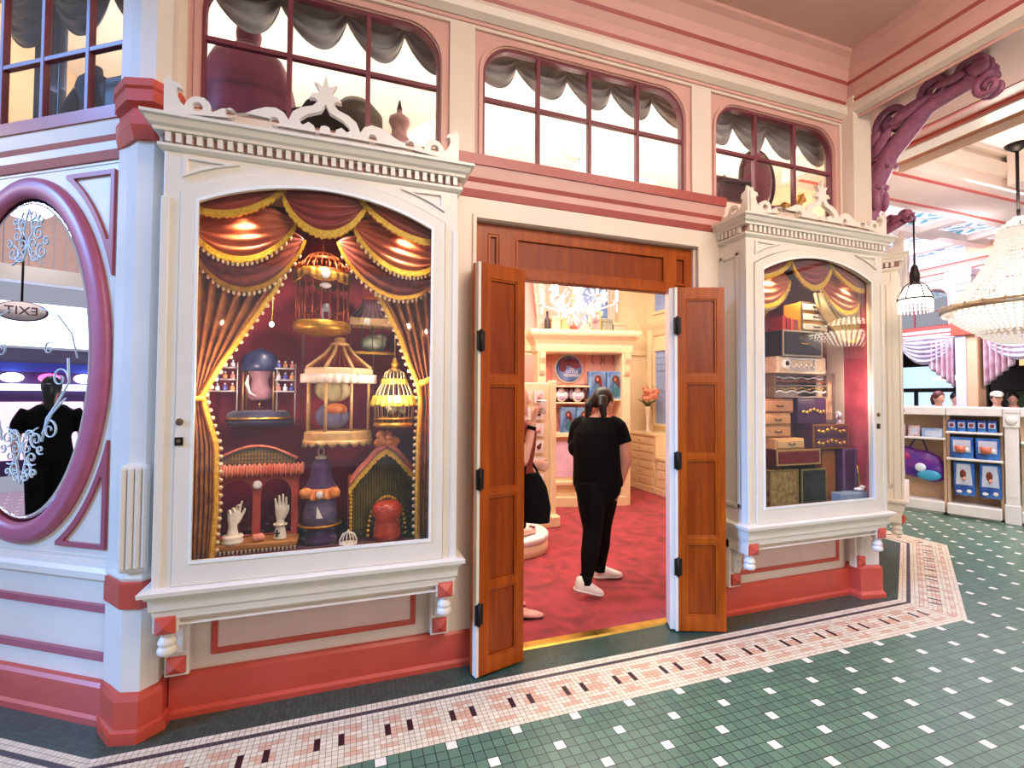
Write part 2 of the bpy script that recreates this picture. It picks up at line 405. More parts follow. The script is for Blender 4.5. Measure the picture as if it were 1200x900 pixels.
o = struct('wall_left', B(TL, CREAM).box(-5, -1.40, 0, .12, 0, 4.45), 'canted cream wall further along')
def transom(n, T, x0, x1, mull, label, zm=3.40, r=.20, z0=Z0, z1=Z1, lefth=True):
    fr = struct(f'window_{n}', B(T, PINK).plate(rect(x0-.055, x1+.055, z0-.012, z1+.055), [archrect(x0, x1, z0, z1, r)], .018, .075), label)
    b = B(T, PINK); a = archrect(x0-.028, x1+.028, z0, z1+.024, r+.02)
    b.plate(a, [archrect(x0-.006, x1+.006, z0+.001, z1+.006, r)], .004, .03); obj('sash_moulding', b, fr, bevel=.004)
    b = B(T, MULL).plate(archrect(x0, x1, z0, z1, r), [archrect(x0+.016, x1-.016, z0+.014, z1-.016, r-.012)], .03, .07)
    obj('sash', b, fr)
    b = B(T, MULL)
    for x in mull: b.box(x-.013, x+.013, .032, .066, z0+.01, z1-.012)
    b.box(x0+.01, x1-.01, .034, .064, zm-.013, zm+.013); obj('mullion', b, fr, bevel=.003)
    obj('pane', B(T, GLASS).plate(archrect(x0+.012, x1-.012, z0+.01, z1-.012, r-.01), [], .048, .053), fr)
transom(1, TF, *W['a'], (-.335, .075), 'arched six-pane transom window above the left display window')
transom(2, TF, *W['b'], (1.125, 1.497, 1.872), 'arched eight-pane transom window above the shop doors')
transom(3, TF, *W['c'], (2.93, 3.33), 'arched six-pane transom window above the right display window')
transom(4, TL, LW[0], LW[1]-.03, (-.92, -.615, -.30), 'transom window above the oval mirror', zm=3.33, z0=2.957, z1=3.78)
# base boards, belt courses, crown
SK = [(-.05, 0), (-.05, .025), (-.035, .038), (-.035, .182), (-.022, .196), (0, .198), (0, 0)]
struct('baseboard_front', B(TF, ROSE).mould(SK, -.80, .70).mould(SK, 2.32, 3.80), 'rose painted baseboard along the shop front')
SKL = [(-.016-a, z*.76) for a, z in ((.03, 0), (.03, .04), (.018, .055), (.018, .225), (.006, .245), (-.016, .25), (-.016, 0))]
struct('baseboard_left', B(TL, ROSE).mould(SKL, -5, .05), 'rose painted baseboard below the oval mirror')
struct('baseboard_right', B(TC, ROSE).mould(SK, .05, 1.75), 'rose baseboard of the canted wall')
def belt(T, x0, x1, z=0., pr=1.):
    for a, (m, pf) in enumerate(((STRIPE, [(-.055, 2.935), (-.06, 2.995), (0, 3.0), (0, 2.935)]), (PINK, [(-.03, 2.865), (-.045, 2.935), (0, 2.935), (0, 2.865)]),
                  (STRIPE, [(-.022, 2.838), (-.032, 2.865), (0, 2.865), (0, 2.838)]), (PINK, [(-.018, 2.795), (-.022, 2.838), (0, 2.838), (0, 2.795)]), (STRIPE, [(-.012, 2.752), (-.024, 2.795), (0, 2.795), (0, 2.752)]))):
        yield m, [(y*pr, q+z) for y, q in pf]
def beltobj(n, T, x0, x1, label, z=0., pr=1., pm=PINK):
    b = B(T)
    for m, p in belt(T, x0, x1, z, pr): b.mat(pm if m is PINK else m).mould(p, x0, x1)
    struct(f'trim_{n}', b, label)
beltobj(1, TF, .545, 2.56, 'rose and pink belt course above the shop doors')
beltobj(2, TL, -5, .02, 'mauve belt course above the oval mirror', -.045, .8, CREAM)
CR = [(PINK, [(-.01, 3.82), (-.01, 3.84), (0, 3.84), (0, 3.82)]), (CREAM2, [(-.012, 3.845), (-.05, 3.87), (-.06, 3.91), (-.045, 3.945), (0, 3.945), (0, 3.845)]),
      (STRIPE, [(-.03, 3.945), (-.045, 3.975), (0, 3.975), (0, 3.945)]), (PINK, [(-.035, 3.975), (-.045, 4.04), (-.075, 4.085), (0, 4.085), (0, 3.975)]),
      (STRIPE, [(-.07, 4.085), (-.085, 4.11), (0, 4.11), (0, 4.085)]), (PINK, [(-.085, 4.11), (-.10, 4.18), (-.15, 4.24), (-.19, 4.26), (-.19, 4.30), (0, 4.30), (0, 4.11)])]
b = B(TF)
for m, p in CR: b.mat(m).mould(p, -.98, 3.87)
struct('trim_3', b, 'pink and cream crown moulding over the transom windows')
b = B(TL)
for m, p in CR: b.mat(m).mould(p, -5, .02)
struct('trim_4', b, 'crown moulding over the left wall')
# porch ceiling and the beam on its right
struct('ceiling', B(None, TAN).box(-2.6, 3.9, -6, 2.85, 4.285, 4.33), 'tan ceiling above the shop front')
TB = TR((3.86, 2.74, 0), -PI/2)                       # left face of the beam: local x runs towards the street
b = B(TB)
for m, p in CR: b.mat(m).mould(p, 0, 8.7)
struct('trim_5', b, 'pink crown moulding along the beam')
b = B(None, TAN).box(3.86, 4.74, -6, 3.2, 3.93, 4.32)
for x0, x1, z0, m in ((4.71, 4.745, 3.924, ROSE), (4.745, 4.90, 3.934, PINK), (4.90, 4.935, 3.915, ROSE), (4.935, 5.12, 3.895, CREAM), (5.12, 5.26, 3.925, M('rust_beam_paint', '#B87A58', .5))): b.mat(m).box(x0, x1, -6, 3.25, z0, 4.32)
TB2 = TR((5.26, -6, 0), PI/2)
for m, p in CR[1:]: b.T = TB2; b.mat(m).mould([(y, z) for y, z in p], 0, 9.2)
b.T = ID
struct('beam', b, 'broad tan and pink ceiling beam beside the shop front')
# hall beyond: coffered ceiling
HALLP = M('pale_peach_beam_paint', '#E9D2C6', .4, var=.04, scale=3)
b = B(None, HALLP)
for y0 in (3.25,): b.box(4.6, 16, y0, y0+.75, 3.98, 4.5)
for x0 in (5.3, 6.55, 7.8, 9.05, 10.3): b.box(x0, x0+.13, 3.9, 9, 4.36, 4.5)
for y0 in (5.2, 6.5, 7.8): b.box(4.6, 16, y0, y0+.16, 4.34, 4.5)
b.box(7.1, 7.6, -6, 3.2, 4.0, 4.5)
b.mat(CREAM2)
for y0 in (3.25,):
    for e, yy in ((-.06, y0), (.06, y0+.75)): b.mould([(yy-.03, 4.12), (yy+e, 4.20), (yy+e, 4.26), (yy, 4.30), (yy, 4.12)], 4.8, 16); b.box(4.8, 16, yy-.05, yy+.05, 4.36, 4.40)
b.mat(ROSE)
for y0 in (3.25,): b.box(4.7, 16, y0+.12, y0+.16, 3.972, 3.99); b.box(4.7, 16, y0+.59, y0+.63, 3.972, 3.99)
struct('beam', b, 'pink coffer beams across the hall ceiling')
def stained():
    m, b, nt = newmat('stained_glass_ceiling')
    t = nt.nodes.new('ShaderNodeTexCoord'); sep = nt.nodes.new('ShaderNodeSeparateXYZ'); nt.links.new(t.outputs['Object'], sep.inputs[0])
    x = X(sep.outputs[0]); y = X(sep.outputs[1])
    a = (x.mod(.62)-.31).abs(); d = (y.mod(.62)-.31).abs()
    pet = ((a*9).sin()*(d*9).sin()).gt(.45)*((a-d).abs().gt(.06))
    dot = (a*a+d*d).lt(.006)
    ln = (x.mod(.62)).lt(.014).mx(y.mod(.62).lt(.014))
    c = mixc(pet, lin('#DCE2F2'), lin('#3E93AE')); c = mixc(dot, c, lin('#2F6E9C')); c = mixc(ln, c, lin('#7D6A70'))
    nt.links.new(c, b.inputs['Base Color']); nt.links.new(c, b.inputs['Emission Color']); b.inputs['Emission Strength'].default_value = .62; b.inputs['Roughness'].default_value = .2
    return m
SKY = M('milk_glass_skylight', '#EFE9E2', .3, emit=.5, ecol='#F2ECEA', var=.02)
struct('ceiling', B(None, stained()).box(4.2, 16, 3.9, 9, 4.46, 4.50), 'backlit stained glass ceiling with teal pattern over the hall')
b = B(None, SKY).box(4.6, 16, -6, 3.25, 4.46, 4.50)
b.mat(MULL)
for x in (5.75, 6.4, 8.1, 8.8, 9.5): b.box(x, x+.05, -6, 3.2, 4.40, 4.46)
for y in (.6, 1.5, 2.4): b.box(4.8, 16, y, y+.025, 4.43, 4.46)
struct('ceiling', b, 'milk glass skylight panels with dark ribs')
# the corner post
def hexa(e): return [(-1.030-.75*e, 2.705-.2*e), (-.961-.5*e, 2.62-.75*e), (-.882+.15*e, 2.60-.9*e), (-.829+.75*e, 2.66-.55*e), (-.829+.75*e, 2.80), (-1.0, 2.85), (-1.08-.4*e, 2.76)]
b = B(None, ROSE); b.prism(hexa(.055), 0, .045)
b.rings([[(p[0], p[1], z) for p in hexa(e)] for e, z in ((.055, .035), (.03, .055), (.03, .175), (.016, .198), (.004, .205))])
b.mat(CREAM).prism(hexa(.0), .20, .58).mat(ROSE).rings([[(p[0], p[1], z) for p in hexa(e)] for e, z in ((.0, .572), (.018, .582), (.018, .694), (.005, .70))])
b.mat(CREAM).rings([[(p[0], p[1], z) for p in hexa(e)] for e, z in ((.005, .70), (.012, .715), (-.002, .74), (-.012, .77), (-.012, 4.3))])
b.mat(ROSE).rings([[(p[0], p[1], z) for p in hexa(e)] for e, z in ((.005, 2.74), (.03, 2.80), (.03, 2.85), (.012, 2.86), (.012, 2.885), (.05, 2.90), (.05, 2.955), (.062, 2.965), (.062, 3.0), (-.01, 3.01))])
b.mat(ROSE).rings([[(p[0], p[1], z) for p in hexa(e)] for e, z in ((-.01, 3.60), (.02, 3.63), (.02, 3.70), (.04, 3.72), (.04, 3.80), (-.01, 3.81))])
post = struct('pillar', b, 'faceted cream and rose corner post between mirror and left display window')
b = B(None, CREAM)
for k in range(4):
    t = k/3; b.tube([(-.955+.082*t, 2.575+.008*t, .77), (-.955+.082*t, 2.575+.008*t, 1.215)], .013, 8)
b.bbox(-.972, -.860, 2.585, 2.68, .745, 1.232, .01); obj('fluting', b, post)
# post at the right end
HR = lambda e: [(3.80-e, 2.76), (3.80-e, 2.635-e), (3.965+e*.5, 2.60-e), (4.005+e, 2.65-e*.4), (4.005+e, 2.76)]
b = B(None, ROSE)
b.rings([[(p[0], p[1], z) for p in HR(e)] for e, z in ((.04, 0), (.04, .03), (.02, .05), (.02, .225), (.0, .245))])
b.mat(CREAM2).prism(HR(0), .24, .62).prism(HR(-.01), 2.78, 4.0)
struct('pillar', b, 'cream post with rose foot at the right end of the front')
# ------------------------------------------------------------------ the display windows
CREST = [(-.664, 2.799), (-.665, 2.944), (-.649, 2.975), (-.635, 2.947), (-.605, 2.941), (-.597, 2.917), (-.615, 2.923), (-.620, 2.897), (-.604, 2.861), (-.587, 2.845), (-.579, 2.866), (-.562, 2.888), (-.539, 2.897), (-.511, 2.896), (-.490, 2.878), (-.481, 2.835), (-.459, 2.849), (-.442, 2.862), (-.408, 2.866), (-.379, 2.852), (-.345, 2.860), (-.309, 2.883), (-.261, 2.906), (-.219, 2.912), (-.182, 2.895), (-.163, 2.864), (-.145, 2.91), (-.108, 2.938), (-.058, 2.956), (-.035, 2.982), (-.048, 2.996), (-.074, 2.994), (-.059, 3.019), (-.030, 3.022), (-.031, 3.039), (-.053, 3.078), (-.014, 3.060), (0, 3.124)]
CREST = CREST+[(-x, z) for x, z in CREST[-2::-1]]
EYE = [(-.113, 2.881), (-.082, 2.908), (-.019, 2.936), (0, 2.975)]; EYE2 = [(.113, 2.862), (.1, 2.853), (.075, 2.872), (.05, 2.857), (.043, 2.828), (.028, 2.831), (.019, 2.862), (0, 2.868)]
EYE = EYE+[(-x, z) for x, z in EYE[-2::-1]]+EYE2+[(-x, z) for x, z in EYE2[-2::-1]]
LINING = M('dark_red_wallpaper', '#7A1650', .6, c2='#B8222E', scale=2.2)
LININGP = M('plum_wallpaper', '#A02A3C', .6, c2='#C04858', scale=7)
def rrect(b, R, yb=.26):                             # moulding that returns around a box front: (overhang, z)
    b.rings([[(-.67-e, yb, z), (-.67-e, -e, z), (.67+e, -e, z), (.67+e, yb, z)] for e, z in R])
def display_window(label, X, lock, side, lining):
    t = thing('display_window', label, 'display window', (X, 2.48, 0))
    b = B(None, CREAM).plate([(-.67, .56), (.67, .56), (.67, 2.72), (-.67, 2.72)], [segarch(-.603, .603, .70, 2.475, .15)], 0, .05)
    for s in (-1, 1): b.box(min(s*.67, s*.63), max(s*.67, s*.63), .05, .26, .56, 2.72)
    for s in (-1, 1):                                # raised panels on the sides, corner beads
        x = s*.67; b.box(min(x, x+s*.008), max(x, x+s*.008), .055, .085, .80, 2.56); b.box(min(x, x+s*.008), max(x, x+s*.008), .205, .235, .80, 2.56)
        b.box(min(x, x+s*.008), max(x, x+s*.008), .055, .235, .80, .83); b.box(min(x, x+s*.008), max(x, x+s*.008), .055, .235, 2.53, 2.56)
        b.box(x-.006 if s < 0 else x-.028, x+.028 if s < 0 else x+.006, -.008, .0, .70, 2.44)
    body = obj('body', b, t, bevel=.004)
    b = B(None, CREAM).plate(segarch(-.600, .600, .703, 2.472, .15), [segarch(-.535, .535, .803, 2.437, .128)], -.012, .030)
    fr = obj('door_frame', b, t, bevel=.006)
    b = B(None, WHITE).plate(segarch(-.540, .540, .797, 2.440, .130), [segarch(-.528, .528, .810, 2.430, .126)], -.016, -.006); obj('glazing_bead', b, fr)
    b = B(None, IRON).box(lock*.583-.016, lock*.583+.016, -.018, -.010, 1.325, 1.362); b.mat(M('lock_brass', '#8A6B4A', .4, .7)); b.T = TR((lock*.583, -.02, 1.345), 0, PI/2); b.lathe([(.004, -.004), (.008, -.002), (.008, .004)], 12)
    b.T = TR((lock*.583, -.012, 1.43), 0, PI/2); b.lathe([(.010, -.004), (.016, .0), (.014, .008), (.004, .01)], 14); obj('lock', b, fr, bevel=.001)
    obj('pane', B(None, GLASS).plate(segarch(-.533, .533, .805, 2.435, .126), [], .010, .014), t)
    for s in (-1, 1):                                # triangular spandrel mouldings
        P = [(s*.597, 2.63), (s*.365, 2.624), (s*.45, 2.600), (s*.53, 2.568), (s*.597, 2.532)]
        c = (s*.54, 2.60); Q = [(c[0]+(x-c[0])*.62, c[1]+(z-c[1])*.60) for x, z in P]
        obj('spandrel_moulding', B(None, CREAM).plate(P, [Q], -.012, .004), t, bevel=.003)
    b = B(None, CREAM); rrect(b, [(.0, .53), (-.045, .535), (-.040, .55), (-.022, .556), (-.020, .572), (.002, .578), (.004, .60), (.012, .604), (.016, .655), (.026, .660), (.030, .672), (.046, .676), (.048, .694), (.040, .698), (.0, .703)])
    obj('sill', b, t)
    b = B(None, CREAM); rrect(b, [(0, 2.645), (.010, 2.65), (.022, 2.662), (.022, 2.674), (.004, 2.678), (.004, 2.722), (.034, 2.724), (.036, 2.738), (.050, 2.748), (.062, 2.772), (.074, 2.776), (.074, 2.790), (.02, 2.80)])
    cor = obj('cornice', b, t)
    b = B(None, CREAM); n = 33
    for i in range(n):
        x = -.67+1.34*(i+.5)/n; b.box(x-.011, x+.011, -.028, 0, 2.680, 2.722)
    for s in (-1, 1):
        for i in range(6):
            y = .02+.22*(i+.5)/6; b.box(min(s*.67, s*.698), max(s*.67, s*.698), y-.011, y+.011, 2.680, 2.722)
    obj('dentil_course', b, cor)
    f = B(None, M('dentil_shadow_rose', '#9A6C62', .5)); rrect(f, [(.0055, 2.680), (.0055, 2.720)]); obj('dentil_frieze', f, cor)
    b = B(None, CREAM).plate(CREST, [EYE]+[circ(s*x, z, r, n=16) for s in (-1, 1) for x, z, r in ((.536, 2.850, .021), (.406, 2.848, .023), (.223, 2.846, .021))], -.040, -.012)
    obj('crest', b, t, bevel=.004)
    if side:
        for s in (-1, 1):
            P = [(.664, 2.785), (.664, 2.975), (.650, 2.990), (.640, 2.955), (.610, 2.945), (.603, 2.92), (.618, 2.90), (.600, 2.86), (.585, 2.845), (.565, 2.885), (.54, 2.897), (.513, 2.892), (.495, 2.865), (.478, 2.838), (.452, 2.835), (.44, 2.86), (.425, 2.835), (.41, 2.785)]
            q = MB(Matrix.Translation((s*.668, -.03, 0)) @ Matrix.Rotation(PI/2, 4, 'Z')); q.mat(CREAM).plate([(.664-x, z) for x, z in P], [circ(.664-.538, 2.852, .021, n=16)], -.012, .012)
            obj('crest_return', q, t, bevel=.004)
    for s in (-1, 1):                                # corbels
        x = s*.622; b = B(None, CREAM)
        b.box(x-.05, x+.05, .005, .20, .50, .575); b.box(x-.05, x+.05, .165, .215, .225, .56)
        b.smooth = True
        b.T = TR((x, .036, 0)); b.lathe([(.030, .50), (.036, .492), (.030, .484), (.022, .478), (.034, .462), (.038, .448), (.030, .434), (.038, .424), (.040, .410), (.032, .396), (.012, .388), (.002, .386)], 16); b.T = ID
        q = [(.10, .50), (.125, .46), (.135, .42), (.130, .38), (.14, .345), (.17, .33)]
        R = [[(x-.034, y, z), (x+.034, y, z), (x+.034, y+.06, z), (x-.034, y+.06, z)] for y, z in q]; b.smooth = False; b.rings(R)
        k = obj('corbel', b, t, bevel=.004)
        b = B(None, ROSE)
        for (zc, y) in ((.535, .004), (.28, .158)):
            h = .040; c = [(x-h, y, zc-h), (x+h, y, zc-h), (x+h, y, zc+h), (x-h, y, zc+h), (x-h*.9, y-.012, zc-h*.9), (x+h*.9, y-.012, zc-h*.9), (x+h*.9, y-.012, zc+h*.9), (x-h*.9, y-.012, zc+h*.9), (x, y-.034, zc)]
            b.add(c, [(0, 1, 5, 4), (1, 2, 6, 5), (2, 3, 7, 6), (3, 0, 4, 7), (4, 5, 8), (5, 6, 8), (6, 7, 8), (7, 4, 8), (3, 2, 1, 0)])
        obj('pyramid_block', b, k)
    b = B(None, ROSE).plate(rect(-.50, .50, .265, .56), [rect(-.472, .472, .295, .56-.028)], .238, .262); b.mat(SALMON).box(-.475, .475, .246, .262, .29, .535); obj('apron_panel', b, t, bevel=.005)
    b = B(None, lining).box(-.625, .625, .74, .76, .70, 2.66)
    for s in (-1, 1): b.box(min(s*.625, s*.605), max(s*.625, s*.605), .052, .74, .70, 2.66)
    b.mat(M('dark_plum_floor_cloth', '#4A1226', .8)).box(-.605, .605, .052, .74, .70, .735); b.mat(IRON).box(-.605, .605, .052, .74, 2.63, 2.66)
    obj('lined_interior', b, t); return t
winL = display_window('large cream display window with a scrolled crest left of the shop doors, full of birdcages', -.131, -1, False, LINING)
winR = display_window('cream display window with a scrolled crest right of the shop doors, stacked with boxes', 3.195, 1, True, LININGP)
c3 = TC @ Vector((1.03, -.26, 0))
dup(winR, c3, AR, 'cream display window on the canted wall, seen edge-on beyond the right one')
def vlight(n, X, x, y, z, e, c=WARM, aim=(0, 0, -1), ang=110):
    light(n, 'SPOT', (X+x, 2.48+y, z), e, c, .03, (X+x+aim[0], 2.48+y+aim[1], z+aim[2]), spot=math.radians(ang))
for X_ in (-.131, 3.195):
    vlight('display_spot', X_, -.36, .07, 2.40, 13, (1, .72, .40), (-.05, .25, -1), 120)
    vlight('display_spot', X_, .40, .07, 2.40, 15, (1, .76, .42), (.0, .25, -1), 120)
    vlight('display_spot', X_, 0, .12, 2.46, 26, (1, .80, .62), (0, .32, -1), 130)
# ------------------------------------------------------------------ drapery
SWAGM = M('copper_red_satin', '#B5482F', .42, c2='#CC6A44', scale=6, sheen=.3)
SWAGR = M('deep_red_satin', '#8A2A26', .42, c2='#A83E30', scale=6, sheen=.3)
SWAGD = M('dark_wine_brocade', '#6A2018', .5, c2='#8E3A1E', scale=30, sheen=.2)
SIDEM = M('bronze_stripe_brocade', '#8A4A1C', .5, c2='#B5742C', scale=20, sheen=.2)
FRG = M('gold_fringe', '#D99E1C', .5, .15, c2='#F0C84A', scale=80)
TASS = M('cream_tassel', '#E8CDA0', .6, var=.2, scale=40)
GREYC = M('grey_satin', '#8F8E8C', .38, c2='#B5B3B0', scale=5, sheen=.3)
def swagpt(P0, P1, s0, s1, dp, nf, asym=0.):
    def f(u, v):
        k = 4*u*(1-u); uu = u+asym*k*.25*v
        x = P0[0]+(P1[0]-P0[0])*uu; z = P0[2]+(P1[2]-P0[2])*u-(s0+(s1-s0)*v)*k**.8
        y = P0[1]+(P1[1]-P0[1])*u-dp*(.3+.7*abs(math.sin(PI*nf*v+.4)))*math.sin(PI*u)**.7
        return (x, y, z)
    return f
def fringe(b, pts, h, n=90, y=.006):
    L = [0]
    for i in range(1, len(pts)): L.append(L[-1]+(Vector(pts[i])-Vector(pts[i-1])).length)
    def at(t):
        d = t*L[-1]
        for i in range(1, len(L)):
            if L[i] >= d or i == len(L)-1:
                k = (d-L[i-1])/max(L[i]-L[i-1], 1e-9); return Vector(pts[i-1]).lerp(Vector(pts[i]), k)
    for i in range(n):
        p = at((i+.5)/n); w = L[-1]/n*.52
        hh = h*(.85+.3*((i*37) % 10)/10)
        b.add([(p.x-w, p.y-y, p.z+.004), (p.x+w, p.y-y, p.z+.004), (p.x+w*.8, p.y-y*1.6, p.z-hh), (p.x-w*.8, p.y-y*1.6, p.z-hh), (p.x-w, p.y+y, p.z+.004), (p.x+w, p.y+y, p.z+.004), (p.x+w*.8, p.y+y, p.z-hh), (p.x-w*.8, p.y+y, p.z-hh)],
              [(0, 3, 2, 1), (4, 5, 6, 7), (0, 1, 5, 4), (2, 3, 7, 6), (1, 2, 6, 5), (3, 0, 4, 7)])
def swag(parent, P0, P1, s0, s1, dp, nf, mat, fr=None, ball=None, fh=.03, nu=22, nv=None, asym=0.):
    f = swagpt(P0, P1, s0, s1, dp, nf, asym)
    o = obj('swag', S(None, mat).grid(f, nu, nv or nf*5), parent, thick=.004, fix=False)
    pts = [f(i/24, 1) for i in range(25)]; pts = [(p[0], p[1]-.006, p[2]) for p in pts]
    if fr:
        b = B(None, fr); b.tube(pts, .008, 6); fringe(b, pts, fh, 60); obj('fringe', b, o)
    if ball:
        b = S(None, ball)
        for i in range(1, 22):
            p = f(i/22, 1); b.ball((p[0], p[1]-.008, p[2]-fh-.008), (.008, .008, .012), 6, 5)
        obj('tassel', b, o)
    return o
def side_drape(parent, prof, y, mat, s, fr=FRG, folds=6, name='drape'):   # prof: (z, x outer, x inner)
    zs = [p[0] for p in prof]
    def lerp(z):
        for a, b_ in zip(prof, prof[1:]):
            if a[0] >= z >= b_[0]:
                k = (a[0]-z)/(a[0]-b_[0]); return a[1]+(b_[1]-a[1])*k, a[2]+(b_[2]-a[2])*k
        return prof[-1][1:]
    def f(u, v):
        z = zs[0]+(zs[-1]-zs[0])*v; xo, xi = lerp(z); w = abs(xi-xo)
        return (xo+(xi-xo)*u, y-min(.035, w*.12)*math.sin(u*folds*2*PI)-.01, z)
    o = obj(name, S(None, mat).grid(f, folds*8, 30), parent, thick=.004, fix=False)
    if fr:
        b = B(None, fr); pts = [f(1, v/40) for v in range(41)]
        b.tube([(p[0]-s*.012, p[1]-.014, p[2]) for p in pts], .014, 7); obj('fringe', b, o)
        b = S(None, TASS)
        for k in range(1, 40): p = pts[k]; b.ball((p[0]+s*.008, p[1]-.014, p[2]), (.011, .010, .011), 6, 5)
        obj('tassel', b, o)
    return o
def window_drapes(X, k, lab):
    t = thing('swag_curtain', lab[0], 'curtain', (X, 2.48, 2.4))
    d = lambda x, y, z: (x, y, z-2.4)
    swag(t, d(-.60, .075, 2.46), d(-.17, .06, 2.60), -.16, .10, .030, 5, SWAGR, FRG, fh=.03)
    swag(t, d(-.19, .06, 2.53), d(.20, .06, 2.55), -.12, .17, .035, 6, SWAGR, FRG, fh=.035)
    swag(t, d(.15, .06, 2.60), d(.60, .075, 2.42), -.16, .09, .030, 5, SWAGR, FRG, fh=.03)
    swag(t, d(-.60, .13, 2.36), d(-.14, .12, 2.42), -.10, .17, .035, 5, SWAGM, FRG, TASS, fh=.025)
    swag(t, d(.14, .12, 2.44), d(.60, .13, 2.32), -.12, .15, .035, 5, SWAGM, FRG, TASS, fh=.025)
    if k:
        swag(t, d(-.60, .19, 2.27), d(-.10, .18, 2.36), -.10, .23, .03, 5, SWAGD, GOLD, TASS, fh=.02)
        swag(t, d(.06, .18, 2.37), d(.60, .19, 2.24), -.10, .20, .03, 5, SWAGD, GOLD, TASS, fh=.02)
    return t
window_drapes(-.131, 1, ['copper red swags with gold fringe across the top of the left display window'])
window_drapes(3.195, 0, ['copper red swags with gold fringe across the top of the right display window'])
t = thing('side_curtain', 'bronze brocade curtain tied back at the left side of the birdcage display', 'curtain', (-.131, 2.70, .74))
side_drape(t, [(z-.74, a, b_) for z, a, b_ in ((2.28, -.60, -.16), (2.1, -.60, -.23), (1.92, -.60, -.34), (1.7, -.60, -.47), (1.55, -.60, -.545), (1.48, -.60, -.53), (1.30, -.60, -.48), (1.0, -.60, -.475), (.745, -.60, -.49))], .02, SIDEM, 1)
b = S(None, FRG).tube([(-.605, -.035, .82), (-.575, -.045, .79), (-.535, -.04, .80)], .016, 8); obj('tieback', b, t)
t = thing('side_curtain', 'bronze brocade curtain tied back at the right side of the birdcage display', 'curtain', (-.131, 2.70, .74))
side_drape(t, [(z-.74, a, b_) for z, a, b_ in ((2.26, .60, .22), (2.1, .60, .27), (1.9, .60, .375), (1.72, .60, .44), (1.62, .60, .485), (1.52, .60, .50), (1.3, .60, .49), (1.0, .60, .488), (.745, .60, .49))], .02, SIDEM, -1)
b = S(None, FRG).tube([(.605, -.035, .95), (.57, -.045, .91), (.50, -.04, .88)], .018, 8); obj('tieback', b, t)
t = thing('side_curtain', 'amber satin curtain at the left edge of the box display', 'curtain', (3.195, 2.64, 2.0))
side_drape(t, [(.36, -.60, -.14), (.25, -.60, -.22), (.15, -.60, -.33), (.0, -.60, -.45), (-.12, -.60, -.52)], .02, M('amber_satin', '#C9822E', .4, c2='#E8B95A', scale=8), 1, None)
b = S(None, FRG).tube([(-.60, -.01, -.10), (-.56, -.02, -.125), (-.51, -.01, -.13)], .015, 8); obj('tieback', b, t)
t = thing('side_curtain', 'pale gold satin curtain at the right edge of the box display', 'curtain', (3.195, 2.62, 2.0))
side_drape(t, [(.36, .60, .16), (.25, .60, .20), (.12, .60, .33), (.0, .60, .46)], .02, M('pale_gold_satin', '#D8B26A', .4, c2='#F0DCA8', scale=8), -1, None)
b = S(None, FRG).tube([(.60, -.01, .03), (.55, -.02, .0), (.48, -.01, -.005)], .015, 8); obj('tieback', b, t)

for X_, e in ((-.131, 6), (3.195, 3.5)):
    for sx in (-.40, .36): light('display_fill', 'POINT', (X_+sx, 2.56, 1.60), e, (1, .72, .58), .04)  # added unseen point lights near the glass, brighten the contents
# ------------------------------------------------------------------ shop doorway
b = B(TF, CREAM2).plate([(.545, 0), (.70, 0), (.70, 2.615), (2.33, 2.615), (2.33, 0), (2.525, 0), (2.525, 2.745), (.545, 2.745)], [], -.022, .0)
b.plate([(.68, 0), (.705, 0), (.705, 2.62), (2.325, 2.62), (2.325, 0), (2.35, 0), (2.35, 2.645), (.68, 2.645)], [], -.036, -.02)
struct('trim_6', b, 'cream casing around the shop doorway', bevel=.004)
def panel_frame(b, x0, x1, z0, z1, y, w=.02, d=.012):
    b.plate(rect(x0, x1, z0, z1), [rect(x0+w, x1-w, z0+w, z1-w)], y-d, y+.002)
t = thing('door_frame', 'varnished orange wood door frame with a three-panel head', 'door frame', (1.52, 2.76, 0)); t['kind'] = 'structure'
L = lambda x: x-1.52
b = B(None, WOOD).plate([(L(.715), .0), (L(1.0), 0), (L(1.0), 2.285), (L(2.14), 2.285), (L(2.14), 0), (L(2.325), 0), (L(2.325), 2.612), (L(.715), 2.612)], [rect(L(.79), L(.86), 2.34, 2.55), rect(L(.97), L(2.09), 2.35, 2.545), rect(L(2.165), L(2.265), 2.34, 2.55)], 0, .06)
b.box(L(1.0), L(2.14), -.01, .0, 2.285, 2.305); obj('frame', b, t, bevel=.004)
for x0, x1 in ((.79, .86), (.97, 2.09), (2.165, 2.265)):
    b = B(None, WOODD).box(L(x0), L(x1), .016, .04, 2.335, 2.56); b.mat(WOOD); panel_frame(b, L(x0), L(x1), 2.345, 2.55, .012, .018); obj('head_panel', b, t, bevel=.003)
